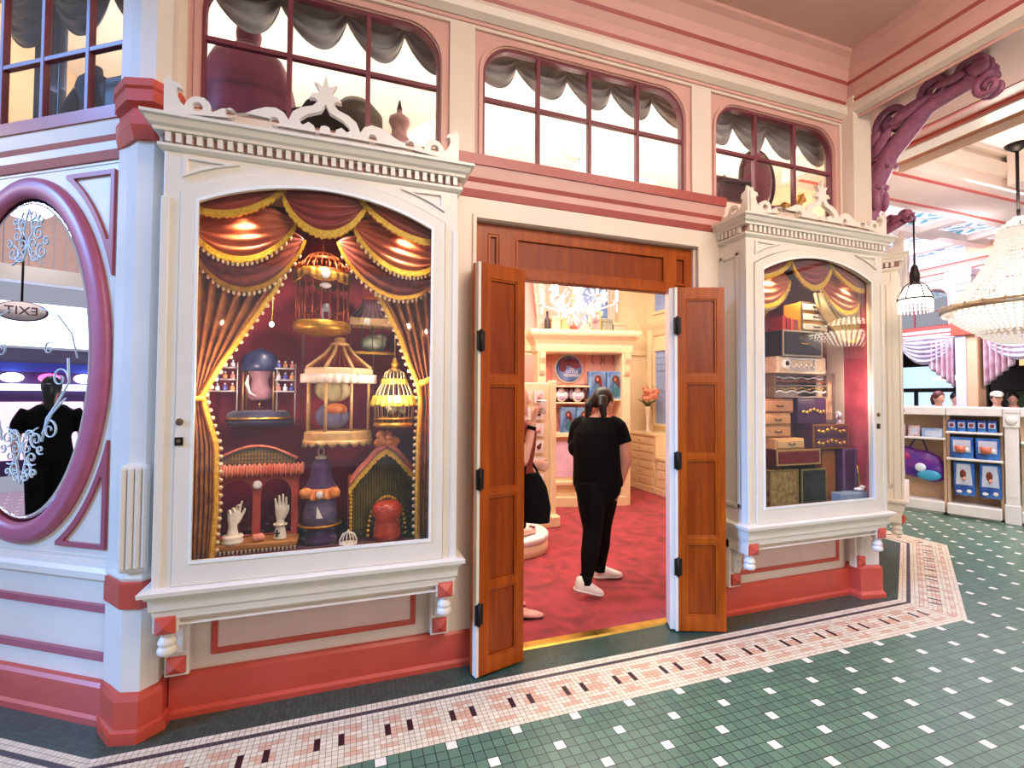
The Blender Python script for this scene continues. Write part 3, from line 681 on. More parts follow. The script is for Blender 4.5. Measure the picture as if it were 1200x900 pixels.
def door_leaf(label, x, y, rz, Wd, H, jamb, edge):
    t = thing('folding_door', label, 'door', (x, y, .012), rz)
    ps = [(.085, .46), (.50, .975), (1.015, 1.60), (1.655, 2.205)] if edge < 0 else [(.10, .575), (.62, 1.13), (1.17, 1.645), (1.70, 2.21)]
    b = B(None, WOOD).plate(rect(0, Wd, 0, H), [rect(.055, Wd-.055, a*H/2.29, c*H/2.29) for a, c in ps], 0, .042); obj('leaf', b, t, bevel=.004)
    for a, c in ps:
        b = B(None, WOODD).box(.052, Wd-.052, .014, .03, a*H/2.29-.003, c*H/2.29+.003); b.mat(WOOD); panel_frame(b, .055, Wd-.055, a*H/2.29, c*H/2.29, .01, .011, .006); obj('door_panel', b, t, bevel=.002)
    b = B(None, CREAM).box(-.018, -.0005, .002, .042, 0, H); obj('edge_strip', b, t, label='cream painted edge') if False else obj('edge_strip', b, t)
    M_ = Matrix.Rotation(-rz, 4, 'Z')
    q = [M_ @ Vector((p[0]-x, p[1]-y, 0)) for p in jamb]
    d = (q[1]-q[0]).normalized(); n = Vector((d.y, -d.x, 0))*.016
    b = B(None, WOOD if edge < 0 else CREAM).prism([(p.x, p.y) for p in (q[0]-n, q[1]-n, q[1]+n, q[0]+n)], 0, H); obj('jamb_leaf', b, t, bevel=.002)
    for z in ((.34, 1.08, 1.85) if edge < 0 else (.42, 1.12, 2.02)):
        b = B(None, IRON).box(-.028, .022, -.005, .0, z-.055, z+.055); b.smooth = True; b.lathe([(.009, -.062), (.009, .062)], 10, (-.004, -.008, z)); obj('hinge', b, t)
    return t
door_leaf('left folding door of varnished orange wood standing open in front of the big display window', .690, 2.536, math.radians(14.7), .300, 2.295, [(.668, 2.57), (.705, 2.755)], -1)
door_leaf('right folding door of varnished orange wood standing open beside the smaller display window', 2.072, 2.613, math.radians(-20.3), .313, 2.280, [(2.052, 2.65), (2.115, 2.775)], 1)
# ------------------------------------------------------------------ shop room
struct('ceiling', B(None, IWHITE).box(-2.3, 5.2, 2.88, 7.4, 4.2, 4.25), 'white shop ceiling')
b = B(None, INC).box(-2.3, 5.2, 7.3, 7.4, 0, 4.2); b.mat(INP)
for x in (1.2, 2.2, 3.0): 
    for z0, z1 in ((1.0, 2.25), (2.65, 3.9)):
        b.box(x+.05, x+.72, 7.285, 7.3, z0, z1)
struct('wall_back', b, 'pink panelled back wall of the shop')
struct('wall_left', B(None, INC).box(-2.3, -2.2, 3.6, 7.3, 0, 4.2), 'shop side wall')
b = B(None, INC).box(5.1, 5.2, 3.62, 7.3, 0, 4.2)
for y in (6.42, 7.12): b.bbox(5.02, 5.1, y-.05, y+.05, .9, 2.75, .01)
struct('wall_right', b, 'cream shop wall with pilasters', bevel=.004)
b = B(TR((5.1, 7.3, 0), -PI/2), INC).mould([(0, 2.62), (-.03, 2.64), (-.05, 2.72), (-.10, 2.80), (-.12, 2.86), (0, 2.87)], 0, 3.9); struct('trim_7', b, 'cream cornice on the shop side wall')
b = B(TR((0, 7.285, 0)), INC).mould([(0, 2.30), (-.02, 2.31), (-.03, 2.40), (-.07, 2.50), (-.09, 2.56), (0, 2.57)], -2.2, 5.1); struct('trim_8', b, 'cream cornice on the shop back wall')
BLUEC = M('pale_blue_clapboard', '#9DB6EA', .5, var=.1, scale=4)
def clap(T, x0, x1, z0, z1, lab, n, y=0.):
    fr = struct(f'window_{n}', B(T, INC).plate(rect(x0-.05, x1+.05, z0-.05, z1+.05), [rect(x0, x1, z0, z1)], y-.03, y+.01), lab)
    b = B(T, BLUEC); k = max(3, int((z1-z0)/.11)); h = (z1-z0)/k
    for i in range(k): b.mould([(y-.004, z0+i*h), (y+.008, z0+(i+1)*h), (y+.012, z0+(i+1)*h), (y+.012, z0+i*h)], x0, x1)
    obj('louver', b, fr)
clap(TR((5.1, 7.3, 0), -PI/2), .30, .76, 1.10, 2.36, 'blue louvred window on the shop side wall', 5, -.012)
clap(TR((5.1, 7.3, 0), -PI/2), .28, .80, 3.06, 3.75, 'blue upper window on the shop side wall', 6, -.012)
clap(TR((0, 7.3, 0)), 3.62, 4.30, 2.72, 3.45, 'blue clapboard window above the alcove', 7, -.03)
# ------------------------------------------------------------------ alcove unit and its goods
RZ = math.radians(-12); AT = TR((3.17, 6.02, 0), RZ)
t = thing('display_alcove', 'cream display alcove with pink back, deep cornice and low counter', 'shelving unit', (3.17, 6.02, 0), RZ)
STONE = M('mottled_coral_plaster', '#E38C86', .7, c2='#F0B0A4', scale=14)
b = B(None, INC).box(-.68, -.56, 0, .36, 0, 2.2).box(.56, .68, 0, .36, 0, 2.2).box(-.60, .60, .10, .40, 0, 1.0).box(-.62, .62, .02, .36, .98, 1.04)
obj('body', b, t, bevel=.006)
b = B(None, STONE).box(-.56, .56, .33, .36, 1.0, 2.2); b.mat(INP)
for i in range(4): b.box(-.40+i*.25, -.165+i*.25, .318, .332, 1.75, 2.19)
obj('back_panel', b, t)
b = B(None, INC); R = []
for e, z in ((0, 2.18), (.02, 2.20), (.03, 2.26), (.03, 2.30), (.06, 2.36), (.11, 2.42), (.12, 2.45), (.12, 2.50), (.0, 2.505)): R.append([(-.68-e, .4, z), (-.68-e, -e, z), (.68+e, -e, z), (.68+e, .4, z)])
b.rings(R); obj('cornice', b, t)
for s in (-1, 1):
    b = B(None, INC); x = s*.62
    b.rings([[(x-.04, -.10+q, z), (x+.04, -.10+q, z), (x+.04, .0, z), (x-.04, .0, z)] for q, z in ((.0, 2.18), (.01, 2.10), (.05, 2.02), (.06, 1.92), (.085, 1.86))]); obj('corbel', b, t, bevel=.005)
for x0, x1, z in ((-.40, .09, 1.715), (-.42, .09, 1.475), (.08, .60, 1.525)):
    obj('shelf', B(None, INC).box(x0, x1, .06, .33, z-.022, z), t, bevel=.003)
obj('shelf_back', B(None, M('maroon_board', '#5A1F28', .6)).box(-.38, .08, .30, .325, 1.475, 1.69), t)
b = B(None, M('lilac_panel', '#E8C4DC', .5)).box(-.50, -.12, .085, .10, .40, .92).box(-.06, .50, .085, .10, .40, .92); b.mat(INC)
for x in (-.52, -.10, .10, .50): b.box(x-.02, x+.02, .06, .1, .1, .98)
b.box(-.6, .6, .02, .12, .30, .345).box(-.62, .62, -.02, .12, 0, .13); obj('counter_front', b, t, bevel=.004)
def onA(x, y, z): return AT @ Vector((x, y, z))
# round sign
DISC = M('blue_sea_print', '#3E5FC0', .4, c2='#8FA8E6', scale=5)
t = thing('round_sign', 'round blue sign with white lettering on the alcove back', 'sign', onA(-.16, .30, 1.97), RZ)
b = S(TR((0, 0, 0), 0, PI/2), WHITE).lathe([(.001, .0), (.205, .0), (.215, .008), (.205, .02), (.001, .02)], 40); b.mat(DISC).lathe([(.001, .021), (.196, .021), (.196, .025), (.001, .025)], 40); obj('disc', b, t)
b = S(None, M('auburn_print', '#7A3B4E', .5, var=.3)); b.ball((.02, -.026, .09), (.13, .004, .05), 12, 8); b.ball((-.09, -.026, .05), (.06, .004, .10), 12, 8); b.ball((.10, -.026, .04), (.07, .004, .035), 12, 8); obj('picture', b, t)
def text(s, size, T, mat, parent, name='lettering', ext=.002, align='CENTER'):
    c = bpy.data.curves.new('t', 'FONT'); c.body = s; c.size = size; c.extrude = ext; c.align_x = align; c.align_y = 'CENTER'
    o = bpy.data.objects.new('t', c); COL.objects.link(o); dg = bpy.context.evaluated_depsgraph_get(); dg.update()
    me = bpy.data.meshes.new_from_object(o.evaluated_get(dg)); bpy.data.objects.remove(o); me.transform(T); me.materials.clear(); me.materials.append(mat)
    o = bpy.data.objects.new(name, me); COL.objects.link(o); o.parent = parent; return o
UPR = Matrix.Rotation(PI/2, 4, 'X')
WHP = M('white_print', '#FFFFFF', .5, var=.01)
for s, z, q in (('THE', -.005, .032), ('LITTLE', -.045, .062), ('MERMAID', -.10, .058)): text(s, q, Matrix.Translation((.045, -.031, z)) @ UPR, WHP, t)
# plush hearts
PL = M('white_plush', '#EDE9EE', .95, var=.06, scale=60, bump=.4); PLP = M('lilac_plush', '#B9A6C8', .95, var=.1, scale=60, bump=.4)
for x, lab in ((-.30, 'white and lilac plush toy at the left of the alcove shelf'), (-.06, 'white and lilac plush toy at the right of the alcove shelf, beside the boxed dolls')):
    t = thing('plush_toy', lab, 'plush toy', onA(x, .16, 1.475), RZ, 'plush toys in the alcove')
    b = S(None, PL); b.ball((0, 0, .07), (.07, .05, .07)); b.ball((0, 0, .165), (.05, .045, .045)); b.ball((-.055, -.03, .10), (.035, .03, .05)); b.ball((.055, -.03, .10), (.035, .03, .05)); obj('body', b, t)
    b = S(None, PLP); b.ball((-.085, .02, .12), (.035, .02, .075)); b.ball((.085, .02, .12), (.035, .02, .075)); b.ball((0, -.05, .06), (.04, .02, .035)); obj('wings', b, t)
# boxed dolls
DOLLB = M('sea_blue_carton', '#3F6FB5', .35, c2='#86B4DC', scale=7); 
def dollbox(x, z, h, wd, lab):
    t = thing('doll_box', lab, 'boxed doll', onA(x, .14, z), RZ, 'boxed dolls in the alcove')
    obj('carton', B(None, DOLLB).bbox(-wd/2, wd/2, -.05, .08, 0, h, .006), t)
    b = S(None, M('auburn_doll_hair', '#7B2B1C', .6)); b.ball((0, -.055, h*.72), (wd*.2, .02, h*.14)); b.ball((wd*.12, -.055, h*.5), (wd*.12, .012, h*.2)); b.mat(SKIN).ball((-.01, -.065, h*.70), (.02, .015, .03)); b.mat(M('teal_dress', '#2E8FA8', .4)).ball((0, -.058, h*.3), (wd*.22, .015, h*.24)); obj('doll', b, t)
    obj('window', B(None, GLASS).box(-wd*.42, wd*.42, -.083, -.079, h*.06, h*.94), t)
dollbox(.225, 1.527, .40, .25, 'tall blue doll carton on the upper right shelf, left one')
dollbox(.49, 1.527, .40, .25, 'tall blue doll carton on the upper right shelf, right one')
dollbox(-.21, 1.042, .36, .215, 'blue doll carton on the alcove counter, left one')
dollbox(.02, 1.042, .36, .215, 'blue doll carton on the alcove counter beside the first')
for x, m, lab in ((.27, M('silver_bow', '#C8C4CC', .3), 'headband with a pale silver bow hung on the alcove back'), (.455, M('plum_bow', '#5A3050', .4), 'headband with a dark plum bow hung on the alcove back')):
    t = thing('headband', lab, 'headband', onA(x, .30, 2.05), RZ, 'headbands on the alcove back')
    b = S(None, M('grey_band', '#8C8088', .4)).tube([(.075*math.cos(a), -.01, .07+.10*math.sin(a)) for a in [PI*1.25-PI*1.5*i/16 for i in range(17)]], .008, 7); obj('band', b, t)
    b = S(None, m); b.ball((-.045, -.02, .185), (.04, .015, .022)); b.ball((.045, -.02, .185), (.04, .015, .022)); b.ball((0, -.025, .18), .014); obj('bow', b, t)
# keepsakes on the cornice
KE = [(-.52, .09, .28, '#3A2C2A', 'slim dark bottle'), (-.40, .13, .20, '#D9C39A', 'ivory carton'), (-.27, .11, .22, '#C9A36A', 'tan carton'), (-.13, .10, .13, '#B5483C', 'red pouch'), (.02, .15, .15, '#C5B8AE', 'grey bundle'), (.20, .15, .30, '#E0B24A', 'gold picture board'), (.36, .15, .19, '#8A8478', 'pewter casket'), (.55, .20, .12, '#B39A82', 'low taupe case')]
for x, wd, h, c, nm in KE:
    b = B(None, M('keepsake_'+nm.replace(' ', '_'), c, .5, var=.25, scale=30))
    if 'bottle' in nm: b.smooth = True; b.lathe([(.001, 0), (.04, 0), (.045, .02), (.042, .15), (.018, .2), (.016, .27), (.022, .28), (.001, .28)], 14)
    elif 'pouch' in nm or 'bundle' in nm: b.smooth = True; b.ball((0, 0, h*.48), (wd*.5, wd*.4, h*.5)); b.ball((wd*.3, 0, h*.3), (wd*.3, wd*.3, h*.3)); b.ball((0, 0, h*.92), (wd*.2, wd*.2, h*.15))
    elif 'board' in nm: b.plate(rect(-wd/2, wd/2, 0, h), [rect(-wd/2+.015, wd/2-.015, .02, h-.02)], -.01, .01); b.mat(M('picture_plum', '#6E3A4A', .5, c2='#C9A9A0', scale=10)).box(-wd/2+.01, wd/2-.01, -.004, .008, .015, h-.015)
    else: b.bbox(-wd/2, wd/2, -.07, .07, 0, h*.72, .008); b.bbox(-wd/2-.006, wd/2+.006, -.076, .076, h*.72, h, .01)
    mini(nm.split()[-1] if nm.split()[-1] not in ('board',) else 'picture_frame', nm+' standing on the alcove cornice', 'ornament', onA(x, .12, 2.506), b, RZ, 'ornaments on the alcove cornice')
# pale swagged curtains framing the alcove
PALE = M('oyster_silk', '#E9DCCB', .5, c2='#CFC0B4', scale=8)
for x, s, lab in ((2.93, 1, 'pale silk curtain tail left above the alcove'), (4.33, -1, 'pale silk curtain tail right above the alcove')):
    b = S(None, PALE).grid(lambda u, v: ((u-.5)*.26*(1-.6*v)+s*.05*v, -.03*math.sin(u*6*PI)*(1-.4*v), 1.0-1.0*v-(u if s > 0 else 1-u)*.22*v*-1), 30, 12)
    mini('curtain', lab, 'curtain', (x, 7.17, 2.60), b, 0, 'pale curtain tails', thick=.005, fix=False)
# drawer chests along the right wall
def chest(label, y0, y1, H, nd, x0=4.66):
    t = thing('drawer_chest', label, 'chest of drawers', (5.1, (y0+y1)/2, 0)); d = (y1-y0)/2; x0 -= 5.1
    b = B(None, INC).box(x0+.01, -.001, -d, d, .02, H-.04).box(x0-.02, -.001, -d, d, H-.04, H).box(x0-.015, -.001, -d, d, .005, .10); obj('body', b, t, bevel=.005)
    h = (H-.18)/nd
    for i in range(nd):
        z = .12+i*h; b = B(None, INC).box(x0-.012, x0+.012, -d+.05, d-.05, z+.012, z+h-.012); o = obj('drawer', b, t, bevel=.006)
        k = S(TR((x0-.02, 0, z+h/2), 0, 0, PI/2), BRASS).lathe([(.002, -.014), (.012, -.01), (.012, -.002), (.006, .006)], 10); obj('knob', k, o)
chest('tall cream chest of drawers under the flower vase', 6.44, 7.26, .96, 6)
chest('low cream chest of drawers below the blue louvred window', 5.5, 6.42, .60, 3)
t = thing('flower_vase', 'glass vase of peach roses on the tall cream chest', 'vase', (4.82, 6.86, .962))
obj('vase', S(None, M('cream_vase', '#F0E2C8', .3)).lathe([(.001, 0), (.06, 0), (.06, .02), (.025, .05), (.03, .25), (.05, .42), (.04, .44), (.03, .42), (.001, .40)], 16), t)
random.seed(4)
for i in range(15):
    a = random.random()*2*PI; r = .16*random.random()**.5; z = .58+random.random()*.2-r*.4
    b = S(None, M('peach_rose', '#F0B48C', .7, c2='#E88C74', scale=20)).ball((r*math.cos(a), r*math.sin(a), z), (.055, .055, .045), 9, 6); obj('rose', b, t)
b = S(None, M('leaf_green', '#5E7A48', .6))
for i in range(9):
    a = i*.7; b.tube([(0, 0, .40), (.06*math.cos(a), .06*math.sin(a), .5), (.18*math.cos(a), .18*math.sin(a), .56)], [.004, .018, .002], 6, flat=.3)
obj('leaves', b, t)
# hanging card rack and round plinth
t = thing('card_rack', 'white rack panel between cream posts hung with accessory cards', 'display rack', (2.17, 5.25, 0))
b = B(None, INC).bbox(-.50, .13, .02, .06, .10, 1.72, .01).bbox(.13, .20, -.03, .09, 0, 1.75, .01).bbox(-.55, .22, -.12, .14, 0, .14, .015).bbox(-.55, -.48, -.03, .09, 0, 1.75, .01); obj('panel', b, t)
random.seed(9); k = 0
for r in range(7):
    for c in range(3):
        x = -.36+c*.17; z = .28+r*.20; k += 1
        if c == 0: continue
        o = mini('accessory_card', 'white accessory card hung on the shop rack', 'card', (2.17+x, 5.25-.0, z), B(None, WHITE).box(-.065, .065, -.004, .002, 0, .15), 0, 'accessory cards on the rack')
        q = S(None, M('charm_plum', '#6A3036', .4)) if (r+c) % 2 else S(None, M('charm_pink', '#E7A9A6', .4))
        q.ball((0, -.012, .07), (.028, .01, .03), 8, 6); q.ball((.02, -.012, .10), (.014, .008, .018), 8, 6); obj('charm', q, o)
t = thing('round_plinth', 'low round cream plinth on the red carpet', 'plinth', (1.58, 4.60, .004))
obj('base', S(None, INC).lathe([(.001, 0), (.37, 0), (.38, .01), (.38, .10), (.365, .115), (.001, .115)], 48), t); obj('top', S(None, WHITE).lathe([(.001, .115), (.37, .115), (.385, .125), (.385, .165), (.37, .18), (.001, .18)], 48), t)
for x, y, r_, lab in ((.10, -.22, .5, 'pale pink slipper with dark bow at the plinth edge'), (.02, -.02, .9, 'pale pink slipper with dark bow further back on the plinth')):
    t = thing('slipper', lab, 'shoe', (1.58+x, 4.60+y, .184), r_, 'slippers on the plinth')
    b = S(None, M('blush_satin', '#F2C9BC', .5)).tube([(-.13, 0, .035), (-.08, 0, .05), (0, 0, .04), (.08, 0, .03), (.13, 0, .02)], [(.025, .03), (.038, .048), (.036, .038), (.042, .03), (.012, .014)], 12, ref=(0, 1, 0)); obj('sole', b, t)
    b = S(None, MULL); b.ball((.07, -.018, .07), (.022, .02, .012)); b.ball((.07, .018, .07), (.022, .02, .012)); obj('bow', b, t)
# crystal chandelier
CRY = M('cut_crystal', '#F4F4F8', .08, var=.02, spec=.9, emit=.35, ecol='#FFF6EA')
BULB = M('warm_bulb', '#FFF4DC', .4, emit=22, ecol='#FFEBC8', var=.01)
t = thing('crystal_chandelier', 'crystal candle chandelier hanging inside the shop doorway', 'chandelier', (2.30, 4.50, 2.30))
b = S(None, IRON).tube([(0, 0, .62), (0, 0, 1.86)], .010, 8); b.mat(IWHITE).lathe([(.001, 1.90), (.16, 1.90), (.15, 1.87), (.06, 1.85), (.02, 1.82), (.001, 1.82)], 24); obj('chain', b, t)
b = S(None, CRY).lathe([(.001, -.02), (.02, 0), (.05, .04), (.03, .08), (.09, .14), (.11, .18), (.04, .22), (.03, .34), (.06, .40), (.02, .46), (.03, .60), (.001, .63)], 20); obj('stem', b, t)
for k in range(12):
    a = 2*PI*k/12; R_ = .40 if k % 2 else .31; z0 = .30 if k % 2 else .42; c, s = math.cos(a), math.sin(a)
    P = [(c*.05, s*.05, .20), (c*R_*.4, s*R_*.4, .10+z0*.2), (c*R_*.8, s*R_*.8, .12+z0*.3), (c*R_, s*R_, z0-.06)]
    b = S(None, CRY).tube(P, .009, 7); b.lathe([(.004, -.07), (.03, -.055), (.045, -.04), (.012, -.035), (.012, 0)], 12, (c*R_, s*R_, z0)); o = obj('arm', b, t)
    obj('candle', S(None, BULB).lathe([(.010, 0), (.010, .06), (.016, .075), (.010, .11), (.002, .13)], 8, (c*R_, s*R_, z0)), o)
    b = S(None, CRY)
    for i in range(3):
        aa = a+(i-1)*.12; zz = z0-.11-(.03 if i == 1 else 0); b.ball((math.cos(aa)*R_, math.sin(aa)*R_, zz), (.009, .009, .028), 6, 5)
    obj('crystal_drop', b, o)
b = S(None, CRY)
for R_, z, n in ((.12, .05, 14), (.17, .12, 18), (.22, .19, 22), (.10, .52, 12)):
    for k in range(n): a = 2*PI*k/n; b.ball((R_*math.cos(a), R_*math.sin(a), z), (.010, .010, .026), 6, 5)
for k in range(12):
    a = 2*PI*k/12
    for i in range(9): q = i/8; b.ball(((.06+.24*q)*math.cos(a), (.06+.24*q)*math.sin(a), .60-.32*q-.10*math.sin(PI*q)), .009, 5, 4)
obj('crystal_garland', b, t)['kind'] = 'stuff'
light('chandelier_glow', 'POINT', (2.30, 4.50, 2.95), 32, (1., .90, .76), .18)
# ------------------------------------------------------------------ left window: birdcages and curios
CXL = -.131; FLZ = .736
def at(name, label, cat, lx, Y, z, group=None, rz=0, cx=CXL): return thing(name, label, cat, (cx+lx, Y, z), rz, group)
PURP = M('plum_velvet', '#4A1F5C', .6, var=.3, sheen=.3); NAVY = M('navy_velvet', '#1E1B44', .6, var=.3, sheen=.3)
IVORY = M('ivory_plaster', '#EDE6D4', .45, var=.05); PEARL = M('pearl_medallion', '#F6F0EC', .25)
ORNG = M('tangerine_ruffle', '#E07A34', .5, c2='#F0A25C', scale=40); YELF = M('lemon_fringe', '#F2C81E', .5, c2='#F8E05A', scale=60)
CORAL = M('coral_satin', '#D9694E', .45, c2='#EB9474', scale=10)
def bars(b, n, prof, r=.003, k=5):
    for i in range(n):
        a = 2*PI*i/n; b.tube([(q*math.cos(a), q*math.sin(a), z) for q, z in prof], r, k)
def ruffle(b, R, z0, z1, n=40, amp=.006, flare=.012):
    vs = []; 
    def f(u, v):
        a = 2*PI*u; q = R+flare*v+amp*math.sin(u*2*PI*n/2)*(.3+.7*v); return (q*math.cos(a), q*math.sin(a), z1+(z0-z1)*v-(.004*(1+math.sin(u*2*PI*n/4)))*v)
    b.grid(f, n*3, 4)
def glass_shelf(lx0, lx1, y0, y1, z, lab, cx=CXL):
    t = at('glass_shelf', lab, 'shelf', (lx0+lx1)/2, (y0+y1)/2, z, 'hanging glass shelves', 0, cx); w_ = (lx1-lx0)/2; d = (y1-y0)/2
    obj('glass', B(None, glass('shelf_glass', (.90, .95, .93), 1.5)).box(-w_, w_, -d, d, -.006, 0), t)
    for s in (-1, 1):
        obj('wire', S(None, M('steel_wire', '#B8B0AA', .3, .9)).tube([(s*w_*.98, d*.9, -.008), (s*w_*.98, d*.9, 2.63-z)], .0018, 5), t)
glass_shelf(.11, .40, 2.88, 3.08, 1.795, 'hanging glass shelf under the gabled lantern cage')
glass_shelf(-.13, .27, 2.72, 3.0, 1.283, 'hanging glass shelf under the gazebo cage')
glass_shelf(-.58, -.14, 2.80, 3.12, 1.392, 'hanging glass shelf under the domed dress form')
# round carousel cage
t = at('birdcage', 'round copper birdcage with gold scalloped valance hanging at the top of the left window', 'birdcage', -.02, 2.85, 1.90)
COPP = M('copper_wire', '#B5562E', .35, .6, var=.2, scale=30)
b = S(None, GOLD).lathe([(.001, -.02), (.06, -.015), (.12, 0), (.150, .012), (.155, .03), (.150, .055), (.140, .062), (.001, .062)], 40); obj('base', b, t)
b = S(None, COPP); bars(b, 20, [(.138, .06), (.138, .31), (.125, .37), (.08, .43), (.015, .46)]); obj('bars', b, t)
b = S(None, COPP).lathe([(.142, .30), (.146, .30), (.146, .345), (.142, .345)], 40); b.lathe([(.09, .40), (.10, .405), (.09, .42)], 30); bars(b, 40, [(.144, .345), (.150, .365), (.138, .375)], .004, 4); obj('gallery', b, t)
b = S(None, GOLD).grid(lambda u, v: ((.150+.004*math.sin(u*44*PI))*math.cos(2*PI*u), (.150+.004*math.sin(u*44*PI))*math.sin(2*PI*u), .345-v*(.045+.018*abs(math.sin(u*6*PI)))-.02*abs(math.sin(u*3*PI))), 120, 3); obj('valance', b, t, thick=.004, fix=False)
b = S(None, PEARL).ball((.02, -.158, .305), (.026, .008, .028)); b.ball((.02, -.135, .245), (.03, .012, .016)); obj('medallion', b, t)
b = S(None, COPP).tube([(0, 0, .45), (0, 0, .728)], .004, 6); obj('hanger', b, t)
t = at('trinket_frame', 'little silver trinket frame standing inside the round copper cage', 'ornament', .0, 2.82, 1.964)
obj('frame', B(None, M('silver_trinket', '#D8D4E0', .3, .4)).plate(rect(-.024, .024, 0, .075), [rect(-.012, .012, .015, .055)], -.006, .006).ball((0, 0, .085), (.02, .01, .02)), t)
for x, y, lab in ((-.075, 2.86, 'small copper carousel horse at the left inside the round cage'), (.065, 2.88, 'small copper carousel horse at the right inside the round cage')):
    t = at('toy_horse', lab, 'ornament', x, y, 1.963, 'carousel horses')
    b = S(None, COPP); b.tube([(-.03, 0, .06), (0, 0, .055), (.025, 0, .062)], [.012, .013, .014], 8); b.tube([(.025, 0, .062), (.036, 0, .095)], [.011, .007], 8); b.tube([(.034, 0, .095), (.052, 0, .082)], [.009, .005], 8); b.tube([(-.03, 0, .06), (-.045, 0, .04), (-.043, 0, .02)], [.006, .005, .002], 6)
    for q in (-.026, -.018, .018, .026): b.tube([(q, 0, .055), (q+.006, 0, .028), (q+.002, 0, 0)], [.006, .004, .004], 6)
    obj('body', b, t); obj('pole', S(None, GOLD).tube([(0, 0, 0), (0, 0, .22)], .002, 5), t)
# gabled lantern cage
t = at('lantern_cage', 'dark gabled cage with cream band holding pale green cloth, top right of the left window', 'birdcage', .255, 2.97, 1.797)
b = B(None, M('dark_green_cage', '#2A2A1E', .5)).box(-.12, .12, -.07, .07, .0, .012)
for x in (-.12, -.06, 0, .06, .12):
    for y in (-.07, .07): b.box(x-.003, x+.003, y-.003, y+.003, .01, .17)
obj('cage', b, t); obj('base_rail', B(None, GOLD).box(-.13, .13, -.08, .08, -.001, .014), t, bevel=.003)
b = B(None, M('cream_band', '#E3BC84', .5, var=.2, scale=30)).rings([[(-.13, -.08, z), (.13, -.08, z), (.13, .08, z), (-.13, .08, z)] for z in (.17, .215)]); obj('band', b, t, bevel=.004)
b = B(None, M('plum_roof', '#4E1A2A', .5)); R = [[(-w_, -w_*.6, z), (w_, -w_*.6, z), (w_, w_*.6, z), (-w_, w_*.6, z)] for w_, z in ((.125, .215), (.085, .26), (.06, .30), (.06, .33))]; b.rings(R); b.mat(M('silver_thread', '#C9B4B8', .4, .5))
for k in range(9): x = -1+k/4; b.tube([(x*.123, -.0755, .218), (x*.084, -.053, .262), (x*.06, -.038, .302)], .0022, 4)
obj('roof', b, t); b = B(None, COPP).box(-.062, .062, -.04, .04, .33, .342); 
for k in range(3): b.box(-.055, .055, -.036, -.03, .345+k*.022, .350+k*.022)
for x in (-.055, .052): b.box(x, x+.004, -.036, -.032, .34, .40)
obj('gallery', b, t); obj('medallion', S(None, PEARL).ball((-.03, -.085, .19), (.022, .008, .022)), t)
mini('cloth_bundle', 'pale green cloth bundle inside the dark gabled cage', 'cloth', (CXL+.265, 2.98, 1.812), S(None, M('sage_cloth', '#9AA890', .8, c2='#C9D0B8', scale=30)).ball((0, 0, .055), (.075, .045, .055), 16, 10).ball((.04, 0, .09), (.04, .035, .03)))
# gazebo cage
t = at('gazebo_cage', 'tall octagonal gazebo cage in cream and gold holding two draped bundles', 'birdcage', .075, 2.86, 1.286)
CG = M('cream_gilt', '#DDB074', .4, .2, var=.2, scale=25)
o8 = [(.185*math.cos(PI/8+k*PI/4), .125*math.sin(PI/8+k*PI/4)) for k in range(8)]
b = B(None, CG); b.rings([[(x*s, y*s, z) for x, y in o8] for s, z in ((1, .01), (1.04, .02), (1.04, .06), (.98, .07))]); obj('base', b, t)
b = S(None, CG); b.grid(lambda u, v: (.188*math.cos(2*PI*u), .130*math.sin(2*PI*u), .02-v*(.015+.022*abs(math.sin(u*20*PI)))), 160, 2); obj('scallop_fringe', b, t, thick=.003, fix=False)
for x, y in o8: obj('post', S(None, CG).tube([(x*.93, y*.93, .06), (x*.93, y*.93, .40)], .008, 8), t)
b = B(None, M('pale_gilt', '#E8C9A0', .4)); b.rings([[(x*s, y*s, z) for x, y in o8] for s, z in ((1.02, .375), (1.05, .385), (1.05, .41), (1.0, .42))]); obj('eave', b, t)
b = S(None, M('ruffle_white', '#F2E0D0', .5)); b.grid(lambda u, v: ((.198+.006*math.sin(u*60*PI))*math.cos(2*PI*u), (.137+.006*math.sin(u*60*PI))*math.sin(2*PI*u), .385-v*.05), 240, 2); obj('frill', b, t, thick=.002, fix=False)
b = S(None, CG)
for x, y in o8: b.tube([(x*1.0, y*1.0, .42), (x*.75, y*.75, .455), (x*.45, y*.45, .50), (x*.25, y*.25, .55)], .009, 7)
obj('roof_rib', b, t)
b = S(None, COPP)
for k in range(32):
    a = 2*PI*k/32; b.tube([(.16*math.cos(a), .11*math.sin(a), .43), (.09*math.cos(a), .06*math.sin(a), .485), (.04*math.cos(a), .03*math.sin(a), .545)], .002, 4)
obj('roof_bars', b, t)
b = S(None, CG).lathe([(.001, .55), (.05, .55), (.052, .56), (.03, .57), (.03, .59), (.014, .60), (.001, .60)], 16); obj('finial', b, t)
